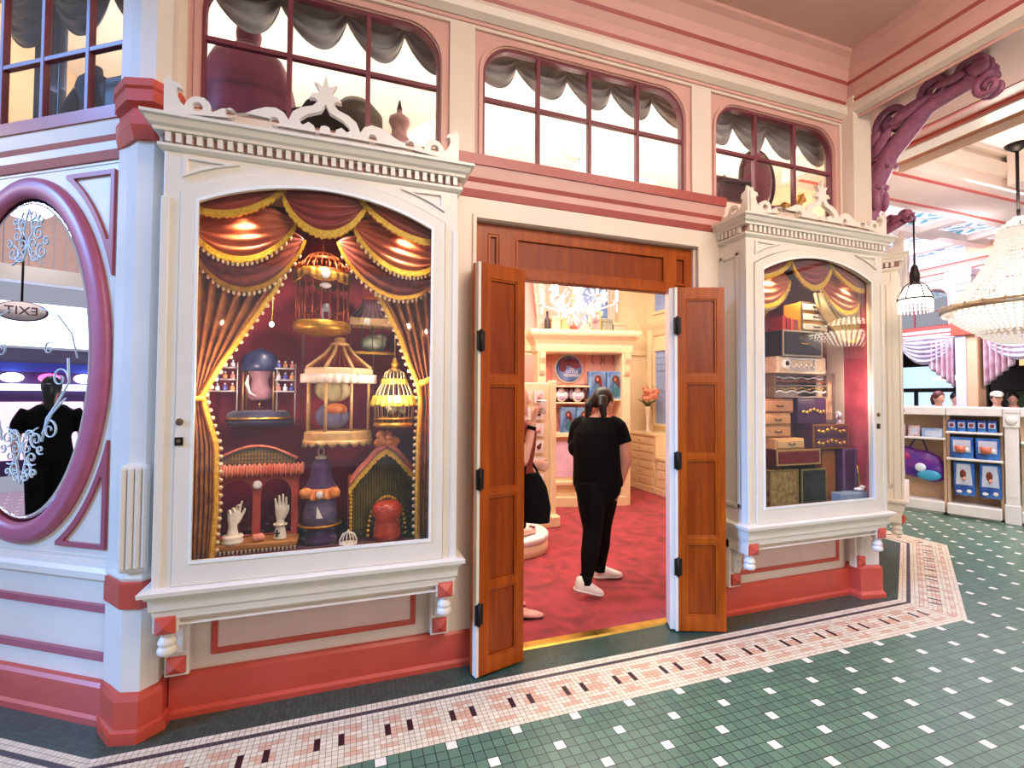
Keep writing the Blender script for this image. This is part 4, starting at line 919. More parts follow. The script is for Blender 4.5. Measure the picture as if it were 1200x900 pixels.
for z, m, lab, rr in ((1.36, M('grey_blue_cloth', '#6F6A8C', .8, var=.3, scale=14), 'grey blue draped bundle low inside the gazebo cage', (.085, .07, .075)), (1.51, M('olive_satin', '#A89A6A', .5, c2='#C9BE94', scale=12), 'olive satin draped bundle upper inside the gazebo cage', (.09, .07, .075))):
    b = S(None, m).grid(lambda u, v: (rr[0]*(1+.10*math.sin(u*14*PI+v*7))*math.sin(PI*min(.97, max(.03, v)))*math.cos(2*PI*u), rr[1]*(1+.10*math.sin(u*14*PI+v*7))*math.sin(PI*min(.97, max(.03, v)))*math.sin(2*PI*u), rr[2]*(1-math.cos(PI*v))), 60, 14)
    if z < 1.4: b.mat(M('burnt_orange_cloth', '#C46A30', .6, c2='#D98A4A', scale=12)).ball((.02, -.035, .115), (.06, .05, .035), 14, 8)
    mini('draped_bundle', lab, 'cloth', (CXL+.04, 2.86, z), b)
# small cage with lemon fringe
t = at('birdcage', 'small gilt birdcage with lemon yellow fringe at the right of the left window', 'birdcage', .372, 2.75, 1.375)
b = S(None, GOLD).lathe([(.001, 0), (.10, 0), (.115, .008), (.115, .022), (.105, .03), (.001, .03)], 32); b.lathe([(.108, .045), (.113, .05), (.108, .055)], 32); obj('base', b, t)
b = S(None, M('pale_gilt_wire', '#E8D09A', .3, .6)); bars(b, 22, [(.105, .03), (.110, .165), (.095, .205), (.072, .245), (.066, .265)], .0026); bars(b, 18, [(.066, .265), (.055, .305), (.025, .325)], .0026); b.lathe([(.064, .262), (.07, .266), (.064, .27)], 28); obj('bars', b, t)
b = S(None, YELF); ruffle(b, .115, .125, .178, 44, .006, .014); obj('fringe', b, t, thick=.003, fix=False)
b = S(None, YELF); ruffle(b, .068, .248, .272, 30, .004, .006); obj('upper_fringe', b, t, thick=.003, fix=False)
b = S(None, GOLD).lathe([(.03, .322), (.03, .328), (.012, .335), (.020, .35), (.022, .362), (.012, .375), (.014, .385), (.003, .395), (.001, .40)], 14).tube([(0, 0, .395), (0, 0, 1.245)], .0025, 5); obj('finial', b, t)
obj('medallion', S(None, PEARL).ball((.005, -.128, .155), (.02, .006, .02)), t)
t = at('flower_bunch', 'cream flower bunch inside the small gilt cage', 'flowers', .375, 2.75, 1.407)
random.seed(2); b = S(None, M('cream_petal', '#E8E0B8', .6, var=.15, scale=40))
for i in range(22): a = random.random()*2*PI; q = .05*random.random()**.5; b.ball((q*math.cos(a), q*math.sin(a)*.8, .055+random.random()*.055), .017, 6, 5)
obj('petals', b, t); obj('stem', S(None, COPP).tube([(0, 0, 0), (0, 0, .06)], [.02, .008], 8), t)
# domed dress form
t = at('glass_dome_stand', 'round navy and gold base with slender posts under a dark blue dome', 'display stand', -.345, 2.96, 1.394)
b = S(None, NAVY).lathe([(.001, 0), (.160, 0), (.165, .02), (.155, .028), (.155, .055), (.13, .07), (.001, .07)], 40); obj('base', b, t); b = S(None, BRASS).lathe([(.150, .026), (.172, .026), (.172, .038), (.150, .038)], 40); obj('gold_band', b, t)
for x in (-.075, .075):
    for y in (-.05, .05): obj('post', S(None, M('brass_post', '#C9A06A', .35, .7)).tube([(x, y, .06), (x, y, .31)], .005, 7), t)
b = S(None, M('midnight_dome', '#23284E', .35, var=.3, c2='#3A4470', scale=20)).lathe([(.094, .29), (.098, .29), (.098, .33), (.085, .375), (.055, .40), (.02, .412), (.004, .425), (.001, .425)], 32); obj('dome', b, t)
t = at('dress_form', 'mauve dress form on a stick under the dark blue dome', 'dress form', -.345, 2.96, 1.464)
MAUVE = M('mauve_velvet', '#9A6A80', .5, c2='#B88A96', scale=14, sheen=.3)
def torso(b, s, z):
    R = []
    for zz, rx, ry in ((0, .055, .045), (.02, .075, .06), (.06, .082, .06), (.10, .055, .045), (.14, .052, .043), (.19, .075, .058), (.225, .07, .05), (.245, .04, .035), (.255, .022, .022), (.285, .018, .018)): R.append([(s*rx*math.cos(2*PI*k/20), s*ry*math.sin(2*PI*k/20), z+s*zz) for k in range(20)])
    b.rings(R)
b = S(None, MAUVE); torso(b, .82, .06); obj('bust', b, t); obj('stick', S(None, BRASS).tube([(0, 0, 0), (0, 0, .065)], .005, 7), t); b = S(None, PEARL).tube([(-.05, -.045, .20), (-.058, -.048, .15), (-.04, -.055, .10), (-.01, -.05, .08)], [.004, .012, .006, .003], 8); obj('feather', b, t)
# tiered trays with perfume bottles
SILV = M('silver_tray', '#E2DEE6', .25, .5)
BOT = {}
for side, x0, x1, nm in ((0, -.595, -.455, 'left'), (1, -.245+.0, -.155, 'right')):
    pass
def trays(lx, wd, Y, zs, lab, names):
    t = at('tiered_stand', lab, 'display stand', lx, Y, 1.394)
    for s in (-1, 1):
        obj('rod', S(None, SILV).tube([(s*(wd/2-.004), .035, 0), (s*(wd/2-.004), .035, zs[-1]-1.394+.03)], .0035, 6), t)
    for i, z in enumerate(zs):
        obj('tray', B(None, SILV).bbox(-wd/2, wd/2, -.045, .045, z-1.394-.007, z-1.394, .002), t)
        n = 4 if wd > .12 else 3
        for k in range(n):
            x = -wd/2+wd*(k+.5)/n; m = [M('rose_scent', '#E08A86', .2), M('clear_scent', '#E8E4F4', .15), M('violet_scent', '#5A5AB4', .2), M('amber_scent', '#D9935A', .2)][(k+i) % 4]
            b = S(None, m).lathe([(.001, 0), (.011, 0), (.012, .004), (.011, .022), (.004, .027), (.004, .031)], 10); b.mat(SILV).lathe([(.006, .031), (.006, .038), (.001, .042)], 8)
            mini('scent_bottle', f'small {["rose", "clear", "violet", "amber"][(k+i) % 4]} scent bottle on the {["lowest", "middle", "top"][i]} tray of the {names} stand', 'bottle', (CXL+lx+x, Y-.01, z), b, 0, 'scent bottles')
trays(-.515, .14, 2.88, (1.575, 1.637, 1.70), 'three-tier silver tray stand left of the domed dress form', 'left')
trays(-.205, .10, 2.87, (1.575, 1.637, 1.70), 'three-tier silver tray stand right of the domed dress form', 'right')
# arcade stand with hands
t = at('arcade_stand', 'coral arcade stand with two arches, ruffled eave and lattice dome roof', 'display stand', -.335, 2.84, FLZ)
b = B(None, M('coral_board', '#B4483C', .5, var=.15)); pl = rect(-.205, .205, .058, .40)
arch = lambda x: [(x-.075, .065), (x+.075, .065)]+circ(x, .28, .075, .08, n=14, a0=0, a1=PI)
b.plate(pl, [arch(-.095), arch(.095)], .02, .045); b.box(-.205, -.19, .045, .12, .058, .40).box(.19, .205, .045, .12, .058, .40); obj('arcade', b, t, bevel=.003)
b = B(None, CORAL).box(-.215, .215, .0, .13, .395, .41); b.smooth = True; b.grid(lambda u, v: (-.235+.47*u, -.015-.012*math.sin(u*70*PI)*(.4+.6*v), .445-v*.06-.006*math.sin(u*40*PI)), 140, 3); obj('ruffle', b, t, fix=False, thick=.003)
b = S(None, CORAL).grid(lambda u, v: (-.20+.40*u, .05-.055*math.sin(PI*v), .47+.075*math.sin(PI*u)*(1-.0*v)*(.75+.25*math.sin(PI*v))), 24, 8); obj('dome', b, t, thick=.012, fix=False)
b = B(None, M('lattice_grey', '#6F6A62', .5)).plate([(-.19, .44), (.19, .44)]+[(.19-.38*i/12, .465+.07*math.sin(PI*i/12)) for i in range(13)], [], .02, .03)
b.mat(GOLD)
for i in range(24): x = -.18+i*.0157; b.box(x-.002, x+.002, .014, .02, .442, .465+.06*math.sin(PI*(x+.19)/.38))
for z in (.455, .475, .495): b.box(-.17+(z-.455)*1.2, .17-(z-.455)*1.2, .013, .019, z-.002, z+.002)
obj('lattice', b, t); obj('medallion', S(None, PEARL).ball((.005, .0, .335), (.024, .012, .024)), t)
b = B(None, M('ochre_board', '#B47A3C', .5, var=.2)).bbox(-.215, .215, -.12, .02, .03, .058, .006); b.mat(M('plum_teeth', '#5A1E2A', .6)).box(-.205, .205, -.112, .02, 0, .03)
b.mat(TASS)
for i in range(22): x = -.20+i*.019; b.add([(x, -.116, .03), (x+.014, -.116, .03), (x+.007, -.116, .006), (x, -.112, .03), (x+.014, -.112, .03), (x+.007, -.112, .006)], [(0, 2, 1), (3, 4, 5), (0, 3, 5, 2), (2, 5, 4, 1)])
obj('step', b, t)
def hand_geo(b, T, curl=(.5, .4, .35, .3), spread=.06, thumb=(.5, .35), s=1.):
    V = lambda x, y, z: tuple(T @ Vector((x*s, y*s, z*s)))
    b.tube([V(0, 0, -.03), V(0, 0, .0), V(0, -.002, .04), V(.0, -.002, .08), V(0, -.002, .098)], [(.026*s, .020*s), (.027*s, .019*s), (.038*s, .017*s), (.043*s, .015*s), (.038*s, .010*s)], 14, ref=tuple((T.to_3x3() @ Vector((1, 0, 0)))))
    for i, (x, z, L) in enumerate(((-.034, .088, .062), (-.012, .096, .078), (.011, .098, .084), (.033, .093, .074))):
        a = 0; p = Vector((x, -.002, z)); d0 = x*spread/.034; pts = [V(x*.8, -.002, z-.03), V(*p)]
        for k, f in enumerate((.42, .32, .26)):
            a += curl[i]*(.7, 1.25, .8)[k]; p = p+Vector((math.sin(d0)*math.cos(a), -math.sin(a), math.cos(d0)*math.cos(a)))*L*f; pts.append(V(*p))
        b.tube(pts, [.0095*s, .0098*s, .0088*s, .0082*s, .0066*s], 9)
        b.ball(pts[-1], .0066*s, 8, 6)
    p0 = Vector((.026, -.006, .022)); a, c = thumb
    p1 = p0+Vector((math.sin(a), -.3*c, math.cos(a)))*.040; p2 = p1+Vector((math.sin(a*.75), -.7*c, math.cos(a*.7)))*.031; p3 = p2+Vector((math.sin(a*.4), -1.0*c, math.cos(a*.5)))*.024
    b.tube([V(.012, -.003, .01), V(*p0), V(*p1), V(*p2), V(*p3)], [.014*s, .0145*s, .0115*s, .0102*s, .0075*s], 10); b.ball(V(*p3), .0075*s, 8, 6)
for x, lab, curl, rz, cuff in ((-.425, 'ivory mannequin hand with curled fingers standing left under the arcade', (.95, .9, .55, .15), .5, 1), (-.205, 'ivory mannequin hand with straight fingers and bracelet standing right under the arcade', (.12, .08, .08, .14), -.35, 0)):
    t = at('mannequin_hand', lab, 'mannequin hand', x, 2.765, FLZ+.058, None, rz); b = MB(); b.mat(IVORY)
    hand_geo(b, Matrix.Translation((0, 0, .088 if cuff else .10)) @ Matrix.Rotation(.05, 4, 'Y'), curl, .10, (.5, .3), .74)
    b.tube([(0, 0, .004), (0, 0, .03), (0, 0, .07), (0, 0, .10)], [(.034, .03), (.030, .026), (.022, .018), (.020, .016)], 14)
    if cuff: b.tube([(0, 0, .002), (0, 0, .03)], [(.044, .038), (.042, .036)], 16); 
    obj('hand', fuse(b, 'hand', .0026, 3, IVORY), t, fix=False)
    if cuff: b = S(None, IVORY).lathe([(.03, .0), (.05, .0), (.052, .012), (.045, .02), (.05, .03), (.046, .04), (.03, .042)], 22); obj('cuff', b, t)
    else:
        b = S(None, M('jewel_bracelet', '#E8DCC0', .25, .3)); b.lathe([(.022, .07), (.03, .072), (.03, .082), (.022, .085)], 20); [b.ball((.03*math.cos(k*.5), .026*math.sin(k*.5), .078), .006, 6, 5) for k in range(13)]; obj('bracelet', b, t); b = B(None, IRON).box(-.005, .005, -.034, -.030, .02, .056).box(-.014, .014, -.034, -.030, .034, .043); obj('cross_pendant', b, t)
t = at('silk_rose', 'pink silk rose lying between the two mannequin hands', 'flower', -.305, 2.755, FLZ+.058)
b = S(None, M('pink_silk', '#E8A890', .5, c2='#D9826E', scale=60)); b.ball((0, 0, .02), (.022, .02, .02))
for k in range(6): b.ball((.018*math.cos(k), .016*math.sin(k), .018+.004*(k % 2)), (.014, .012, .016), 8, 6)
obj('petals', b, t)
# plum bottle doll
t = at('bottle_doll', 'plum bottle-shaped doll stand with tangerine bow and gold hoop', 'ornament', -.015, 2.86, FLZ)
b = S(None, PURP).lathe([(.001, 0), (.085, 0), (.09, .02), (.065, .06), (.075, .10)], 28); obj('foot', b, t)
b = S(None, M('smoky_violet_satin', '#5A4A6E', .4, c2='#7A6A86', scale=18)).lathe([(.075, .095), (.095, .10), (.088, .17), (.075, .25), (.085, .27)], 28); obj('skirt', b, t)
b = S(None, PURP).lathe([(.09, .27), (.085, .30), (.055, .36), (.045, .43), (.03, .46), (.001, .465)], 24); obj('bodice', b, t)
b = S(None, GOLD); b.tube([(.108*math.cos(a), .095*math.sin(a), .10) for a in [2*PI*i/32 for i in range(33)]], .008, 7); obj('hoop', b, t)
b = S(None, ORNG); ruffle(b, .085, .255, .305, 30, .008, .012); b.ball((-.07, -.06, .285), (.035, .02, .026)); b.ball((.07, -.06, .28), (.035, .02, .03)); obj('bow', b, t, thick=.003, fix=False)
obj('medallion', S(None, PEARL).ball((.0, -.112, .28), (.018, .007, .02)), t)
b = S(None, M('ivory_cap', '#E8D6C0', .4)).lathe([(.001, .46), (.03, .46), (.03, .475), (.012, .48), (.001, .48)], 14); b.tube([(.016*math.cos(a), 0, .50+.022*math.sin(a)) for a in [2*PI*i/16 for i in range(17)]], .004, 6); obj('stopper', b, t)
b = B(None, PEARL).add([(-.015, -.098, .15), (.018, -.098, .15), (-.012, -.094, .215), (-.015, -.094, .15), (.018, -.094, .15), (-.012, -.09, .215)], [(0, 1, 2), (5, 4, 3), (0, 3, 4, 1), (1, 4, 5, 2), (2, 5, 3, 0)]); obj('sail_card', b, t)
# canopy with urn
t = at('canopy', 'little tented canopy of coral drapes on posts topped with orange silk roses', 'canopy', .335, 2.83, FLZ)
for s in (-1, 1):
    P = [(0, .56), (.05, .53), (.10, .47), (.155, .41), (.20, .345)]
    b = S(None, M('rose_satin', '#C9584E', .4, c2='#E08A78', scale=10)).grid(lambda u, v: (lambda k, f: (s*(P[k][0]+(P[k+1][0]-P[k][0])*f), -.02-.05*math.sin(v*PI)-.012*math.sin(v*9*PI), P[k][1]+(P[k+1][1]-P[k][1])*f-.05*v))(min(3, int(u*4)), u*4-min(3, int(u*4))), 16, 16); o = obj('drape', b, t, thick=.004, fix=False)
    b = B(None, FRG); fringe(b, [(s*P[k][0], -.045, P[k][1]-.05) for k in range(5)], .03, 30); obj('fringe', b, o)
    b = S(None, COPP).tube([(s*.195, 0, 0), (s*.195, 0, .37)], .010, 8); b.mat(FRG)
    for k in range(16): b.ball((s*.188, -.01, .02+k*.021), (.009, .009, .011), 6, 5)
    obj('post', b, t)
b = S(None, M('olive_pleat', '#6E5A22', .6, c2='#8A7434', scale=8)).grid(lambda u, v: (-.185+.37*u, .07+.008*math.sin(u*50*PI), (.50-.30*abs(u-.5)*1.2)*(1-v)), 130, 6); obj('backdrop', b, t, thick=.003, fix=False)
random.seed(7); b = S(None, ORNG)
for i in range(16): a = random.random()*2*PI; q = .06*random.random()**.5; b.ball((q*math.cos(a), -.05+q*.4*math.sin(a), .54+random.random()*.06), .024, 7, 6)
obj('silk_roses', b, t)
t = at('red_urn', 'glossy red tufted urn under the tented canopy', 'ornament', .345, 2.80, FLZ)
obj('urn', S(None, M('red_tufted_leather', '#A8301E', .3, c2='#C94A2E', scale=14)).lathe([(.001, 0), (.078, 0), (.08, .03), (.07, .09), (.066, .11), (.085, .15), (.082, .19), (.055, .215), (.001, .22)], 28), t)
b = S(None, FRG)
for k in range(25): a = PI*k/24; b.ball((.105*math.cos(a), .02, .02+.215*math.sin(a)), .010, 6, 5)
obj('gilt_arch', b, t)
t = at('tiny_cage', 'tiny white wire cage on the floor of the left window', 'birdcage', .135, 2.60, FLZ)
b = S(None, IVORY); bars(b, 14, [(.026, .03), (.042, .045), (.044, .07), (.03, .10), (.004, .112)], .0018, 4); b.lathe([(.043, .05), (.046, .052), (.043, .055)], 20); b.lathe([(.001, 0), (.03, 0), (.03, .006), (.016, .012), (.012, .024), (.03, .03), (.001, .032)], 18); b.ball((0, 0, .118), .005, 6, 5); obj('cage', b, t)
for x, y, z, lab in ((-.49, 2.73, 1.92, 'small bulb lamp in front of the left bronze curtain'), (-.262, 2.75, 1.925, 'small bulb lamp beside the left curtain edge'), (.443, 2.73, 1.95, 'small bulb lamp beside the gabled lantern cage'), (.545, 2.70, 1.92, 'small bulb lamp in front of the right bronze curtain')):
    t = at('bulb_lamp', lab, 'lamp', x, y, z, 'small bulb lamps'); obj('bulb', S(None, BULB).ball((0, 0, 0), (.011, .011, .014), 8, 6), t); obj('stem', S(None, BRASS).tube([(0, 0, .012), (0, 0, .03), (0, .02, .06), (0, .02, 2.625-z)], [.007, .006, .002, .002], 6), t)
# ------------------------------------------------------------------ right window: stacked boxes
CXR = 3.195
def rt_(name, label, cat, lx, Y, z, group=None, rz=0): return at(name, label, cat, lx, Y, z, group, rz, CXR)
def boxy(name, label, lx0, lx1, Y, d, z0, z1, m, trim=None, drawers=0, dm=None, handle=None, feet=0, orn=None):
    t = rt_(name, label, 'box', (lx0+lx1)/2, Y, z0); w_ = (lx1-lx0)/2; h = z1-z0
    b = B(None, m).bbox(-w_, w_, 0, d, feet, h, .006)
    if feet:
        for s in (-1, 1):
            for yy in (.012, d-.03): b.box(s*w_*.86-.012, s*w_*.86+.012, yy, yy+.02, 0, feet+.003)
    obj('body', b, t)
    if trim:
        b = B(None, trim).plate(rect(-w_-.002, w_+.002, feet-.001, h+.002), [rect(-w_+.012, w_-.012, feet+.012, h-.012)], -.006, .004); obj('trim', b, t, bevel=.002)
    for i in range(drawers):
        hh = (h-feet)/drawers; z = feet+i*hh; o = obj('drawer', B(None, dm or m).box(-w_+.016, w_-.016, -.012, .004, z+.014, z+hh-.014), t, bevel=.004)
        if handle: obj('handle', S(None, handle).tube([(-.03, -.012, z+hh/2+.006), (-.022, -.026, z+hh/2-.002), (.022, -.026, z+hh/2-.002), (.03, -.012, z+hh/2+.006)], .004, 6), o)
    if orn:
        b = S(None, orn)
        for zz in ([.5] if drawers < 2 else [.28, .76]):
            for k in range(-3, 4): b.ball((k*w_*.24, -.014, h*zz+.012*math.cos(k*1.4)), (w_*.13, .006, .014), 7, 5)
        obj('gilt_ornament', b, t)
    return t
FLO = M('floral_brocade_board', '#B49A5A', .6, c2='#7A5A2A', scale=26)
boxy('floral_box', 'tall floral brocade box at the lower left of the right window', -.28, -.005, 2.66, .13, FLZ, 1.02, FLO, M('dull_gold_edge', '#8A7434', .5))
boxy('trunk', 'black upright trunk with tan edging at the bottom of the right window', .03, .285, 2.66, .20, FLZ, 1.015, M('black_leather', '#14110F', .4), M('olive_tan_edge', '#8A8048', .5), 1, M('dark_panel', '#1E1A18', .4))
boxy('wooden_case', 'amber wooden case behind the black trunk', .30, .445, 2.70, .2, FLZ, 1.142, M('amber_case', '#A8632A', .45, var=.25, scale=8))
boxy('plum_pedestal', 'plum pedestal under the silver figurine', .452, .592, 2.645, .18, FLZ, 1.158, M('plum_lacquer', '#4E2258', .35, var=.4, scale=9), M('lilac_edge', '#7A5A8A', .4))
boxy('drawer_box', 'wine red drawer box with pale trim above the floral box', -.245, .185, 2.63, .20, 1.021, 1.17, M('wine_lacquer', '#5A1016', .35), M('pale_bronze_trim', '#B8925A', .4), 1, M('wine_drawer', '#7A1820', .35), None, .035)
boxy('small_box', 'low pale wooden box on the wine red drawer box', -.245, .042, 2.64, .16, 1.171, 1.252, M('pale_wood_box', '#D9A86A', .45, var=.15, scale=6), None, 1, M('pale_wood_front', '#E0B478', .45), IRON)
boxy('drawer_box', 'worn tan box with two little drawers at the left edge', -.31, -.02, 2.70, .15, 1.253, 1.435, M('worn_tan', '#B08250', .5, var=.3, scale=10), None, 2, M('tan_front', '#C4905C', .5), IRON)
boxy('jewel_chest', 'plum chest with gilt ornaments on two drawers', .16, .535, 2.665, .18, 1.160, 1.35, M('plum_chest', '#47163A', .35), M('gilt_rail', '#A8702E', .35, .5), 2, M('plum_front', '#5A1E30', .35), None, 0, BRASS)
boxy('jewel_box', 'purple box with a single gilt ornament above the plum chest', .075, .38, 2.72, .14, 1.351, 1.553, M('violet_lacquer', '#3E1648', .35), None, 0, None, None, 0, BRASS)
boxy('small_box', 'ochre box tucked at the left under the jewellery shelf', -.28, .03, 2.72, .15, 1.437, 1.545, M('ochre_box', '#A86A3C', .5, var=.3, scale=12), None, 1, M('ochre_front', '#B87E50', .5), IRON)
t = rt_('jewellery_shelf', 'open two-tier shelf lined with strings of beads', 'shelf', .095, 2.70, 1.555)
b = B(None, M('smoked_oak', '#6A5444', .4)).box(-.275, .275, 0, .14, 0, .010).box(-.275, .275, 0, .14, .090, .097).box(-.275, .275, 0, .14, .175, .185).box(-.275, -.262, 0, .14, .01, .18).box(.262, .275, 0, .14, .01, .18).box(-.27, .27, .13, .14, .01, .18); obj('frame', b, t)
for i, (z, y) in enumerate(((.045, .0), (.07, .02), (.125, .0), (.152, .02))):
    b = S(None, [PEARL, BRASS, M('garnet_bead', '#8A3A2A', .2), SILV][i])
    for k in range(24): b.ball((-.25+k*.0217, y+.004, z+.006*math.sin(k*1.1)), .0078, 6, 5)
    obj('bead_string', b, t)
t = rt_('music_box', 'cream carved music box with a small clock face', 'music box', .07, 2.67, 1.742)
b = B(None, M('antique_cream', '#C9A98A', .45, c2='#E2CBB0', scale=25)).bbox(-.25, .25, 0, .16, 0, .125, .012); obj('body', b, t); b = B(None, SILV).plate(rect(-.13, .12, .02, .11), [rect(-.12, .11, .03, .10)], -.008, .002); obj('front_panel', b, t)
b = S(TR((-.17, -.004, .07), 0, PI/2), PEARL).lathe([(.001, -.004), (.04, -.004), (.042, .008), (.001, .008)], 22); b.mat(IRON).lathe([(.001, .008), (.018, .008), (.018, .011), (.001, .011)], 16); obj('clock_face', b, t)
b = S(None, PEARL)
for k in range(9): b.ball((-.10+k*.025, -.01, .045+.015*(k % 2)), .008, 6, 5)
obj('pearls', b, t)
boxy('drawer_box', 'dark studded drawer box with a curved brass handle', -.142, .256, 2.66, .18, 1.869, 2.062, M('ebony_lacquer', '#1C1420', .35), M('tan_stud_edge', '#A89A8A', .4), 1, M('ebony_front', '#241A26', .35), BRASS)
boxy('mini_chest', 'little chest of three cream drawers with amber sides, topmost in the right window', .085, .365, 2.69, .16, 2.064, 2.295, M('amber_side', '#D9922A', .45, var=.15), M('bronze_rail', '#5A4A38', .4), 3, M('cream_front', '#D9CBB4', .45), IRON)
for i, (x, m, h, lab) in enumerate(((-.128, '#B5281E', .105, 'red book standing at the left beside the little cream chest'), (-.085, '#9A1E1A', .09, 'second red book, slightly shorter'), (-.045, '#C44A34', .085, 'coral book leaning third in the row'), (-.005, '#8A4A3A', .08, 'brown book fourth in the row beside the cream chest'))):
    t = rt_('book', lab, 'book', x, 2.71, 2.064, 'books on the studded drawer box'); obj('cover', B(None, M('book_'+m[1:], m, .5)).box(-.017, -.013, -.05, .05, 0, h).box(.013, .017, -.05, .05, 0, h).box(-.017, .017, -.052, -.047, 0, h), t); obj('pages', B(None, IVORY).box(-.013, .013, -.046, .046, .003, h-.004), t)
t = rt_('picture_frame', 'pewter framed sepia picture leaning behind the plum chest', 'picture frame', .385, 2.74, 1.352)
b = B(None, M('pewter_frame', '#7A6E64', .4, .4)).plate(rect(-.105, .105, 0, .40), [rect(-.08, .08, .03, .33)], -.012, .012); b.smooth = True; b.ball((0, 0, .40), (.06, .012, .03)); obj('frame', b, t, bevel=.003)
obj('picture', B(None, M('sepia_print', '#C9A888', .5, c2='#8A6448', scale=16)).box(-.084, .084, -.002, .006, .02, .34), t)
t = rt_('figurine', 'silver cherub figurine on the plum pedestal', 'figurine', .522, 2.73, 1.159)
b = MB(); b.mat(SILV); b.tube([(0, 0, .02), (-.012, 0, .08), (.004, 0, .15), (0, 0, .22)], [.028, .022, .03, .026], 12); b.ball((.004, -.006, .262), (.022, .024, .027)); b.tube([(-.022, 0, .21), (-.05, -.02, .24), (-.045, -.03, .29)], [.012, .009, .008], 8); b.tube([(.024, 0, .21), (.045, -.02, .17), (.02, -.03, .15)], [.012, .009, .008], 8); b.tube([(.006, 0, .10), (.02, -.012, .05), (.016, 0, .01)], [.018, .013, .011], 8); b.ball((-.03, .025, .20), (.04, .006, .05)); b.ball((.035, .025, .20), (.04, .006, .05))
obj('figure', fuse(b, 'figure', .0035, 2, SILV), t, fix=False); obj('base', S(None, BRASS).lathe([(.001, 0), (.045, 0), (.045, .012), (.03, .02), (.001, .02)], 20), t)
boxy('blue_box', 'powder blue box with a gilt plume on the floor of the right window', .30, .585, 2.555, .08, FLZ, .835, M('powder_blue', '#8FA6C4', .5))
t = rt_('plume', 'gold and white plume lying on the powder blue box', 'plume', .545, 2.59, .837)
b = S(None, BRASS).tube([(-.02, 0, .20), (.0, 0, .12), (.01, 0, .06), (.03, 0, .02)], [.003, .012, .016, .004], 8, flat=.5); b.mat(PEARL).ball((.0, 0, .014), (.045, .03, .014)); b.ball((.02, -.01, .03), (.02, .02, .014)); obj('feather', b, t)
# ------------------------------------------------------------------ behind the transom windows
LEDGE = M('ledge_cream', '#E8DCC8', .5)
struct('trim_9', B(None, LEDGE).box(-1.0, 3.9, 2.885, 3.30, 2.86, 2.90), 'display ledge inside the transom windows')
q = B(TL, LEDGE).box(-1.4, -.02, .125, .55, 2.86, 2.90); struct('trim_10', q, 'display ledge inside the left transom window')
def grey_swags(lab, T, xs, y, ztop, sag, mat=GREYC):
    t = thing('swag_valance', lab, 'curtain', T @ Vector(((xs[0]+xs[-1])/2, y, ztop)), math.atan2(T[1][0], T[0][0])); c = (xs[0]+xs[-1])/2
    for a, b_ in zip(xs, xs[1:]): swag(t, (a-c-.03, 0, 0), (b_-c+.03, 0, 0), -.10, sag, .075, 5, mat, nu=18, nv=34, asym=.5)
    return t
IDW = TR((0, 0, 0))
grey_swags('grey satin swags behind the six-pane window over the left display window', IDW, (-.78, -.42, -.06, .28, .60), 2.97, 3.92, .34)
grey_swags('grey satin swags behind the eight-pane window over the shop doors', IDW, (.66, 1.02, 1.40, 1.75, 2.10, 2.48), 2.97, 3.86, .27)
grey_swags('grey satin swags behind the six-pane window over the right display window', IDW, (2.52, 2.86, 3.2, 3.55, 3.90), 2.97, 3.84, .30)
grey_swags('slate blue satin swags behind the window over the oval mirror', TL, (-1.38, -.95, -.52, -.10), .30, 4.0, .36, M('slate_satin', '#2C3450', .4, c2='#4A5470', scale=5))
MAG = M('magenta_velvet', '#6A1638', .6, c2='#8A2A4E', scale=6, sheen=.4)
t = thing('velvet_cape', 'dark magenta velvet cape on a stand behind the left transom window', 'cape', (-.60, 3.13, 2.90))
b = S(None, MAG).grid(lambda u, v: ((.10+.21*v**.35)*(1+.07*math.sin(u*18*PI)*v)*math.cos(2*PI*u), (.06+.09*v**.5)*(1+.07*math.sin(u*18*PI)*v)*math.sin(2*PI*u), .72-.68*v), 80, 14); b.ball((0, 0, .72), (.075, .06, .05)); obj('cloth', b, t, fix=False, thick=.004)
b = S(None, MAG).ball((.0, 0, .80), (.07, .07, .09)); obj('hood', b, t); obj('stand', S(None, IRON).lathe([(.001, 0), (.12, 0), (.12, .015), (.012, .02), (.012, .6), (.001, .6)], 16), t)
t = thing('hat_box', 'round bronze hat box with a folded cloth behind the left crest', 'box', (.02, 3.12, 2.90))
b = S(None, M('bronze_hatbox', '#5E5040', .45, var=.2)).lathe([(.001, 0), (.15, 0), (.15, .36), (.158, .365), (.158, .43), (.10, .50), (.001, .52)], 30); obj('box', b, t); obj('folded_cloth', S(None, M('olive_cloth', '#7A7250', .7)).tube([(.05, -.16, .28), (.12, -.14, .2), (.2, -.08, .12), (.24, 0, .02)], [.05, .06, .055, .04], 10), t)
t = thing('felt_hat', 'black felt hat on a stand showing through the crest opening', 'hat', (-.19, 3.04, 2.90))
b = S(None, BLACKC).lathe([(.001, .40), (.09, .40), (.11, .36), (.115, .27), (.21, .25), (.23, .26), (.23, .25), (.11, .235), (.001, .235)], 28); obj('brim', b, t); obj('stand', S(None, IRON).lathe([(.001, 0), (.07, 0), (.07, .012), (.012, .02), (.012, .25), (.001, .25)], 12), t)
t = thing('dress_form', 'small blush dress form with a dark neck cap behind the left transom window', 'dress form', (.285, 3.13, 2.90))
b = S(None, M('blush_linen', '#CFA29A', .6, c2='#B88A86', scale=30)); torso(b, .92, .27); obj('bust', b, t); obj('stand', S(None, IRON).lathe([(.001, 0), (.08, 0), (.07, .015), (.01, .02), (.01, .29), (.001, .29)], 14).lathe([(.001, .53), (.02, .53), (.012, .56), (.006, .59), (.001, .60)], 10), t)
t = thing('velvet_chair', 'dark magenta velvet balloon-back chair behind the right transom window', 'chair', (3.37, 3.12, 2.90))
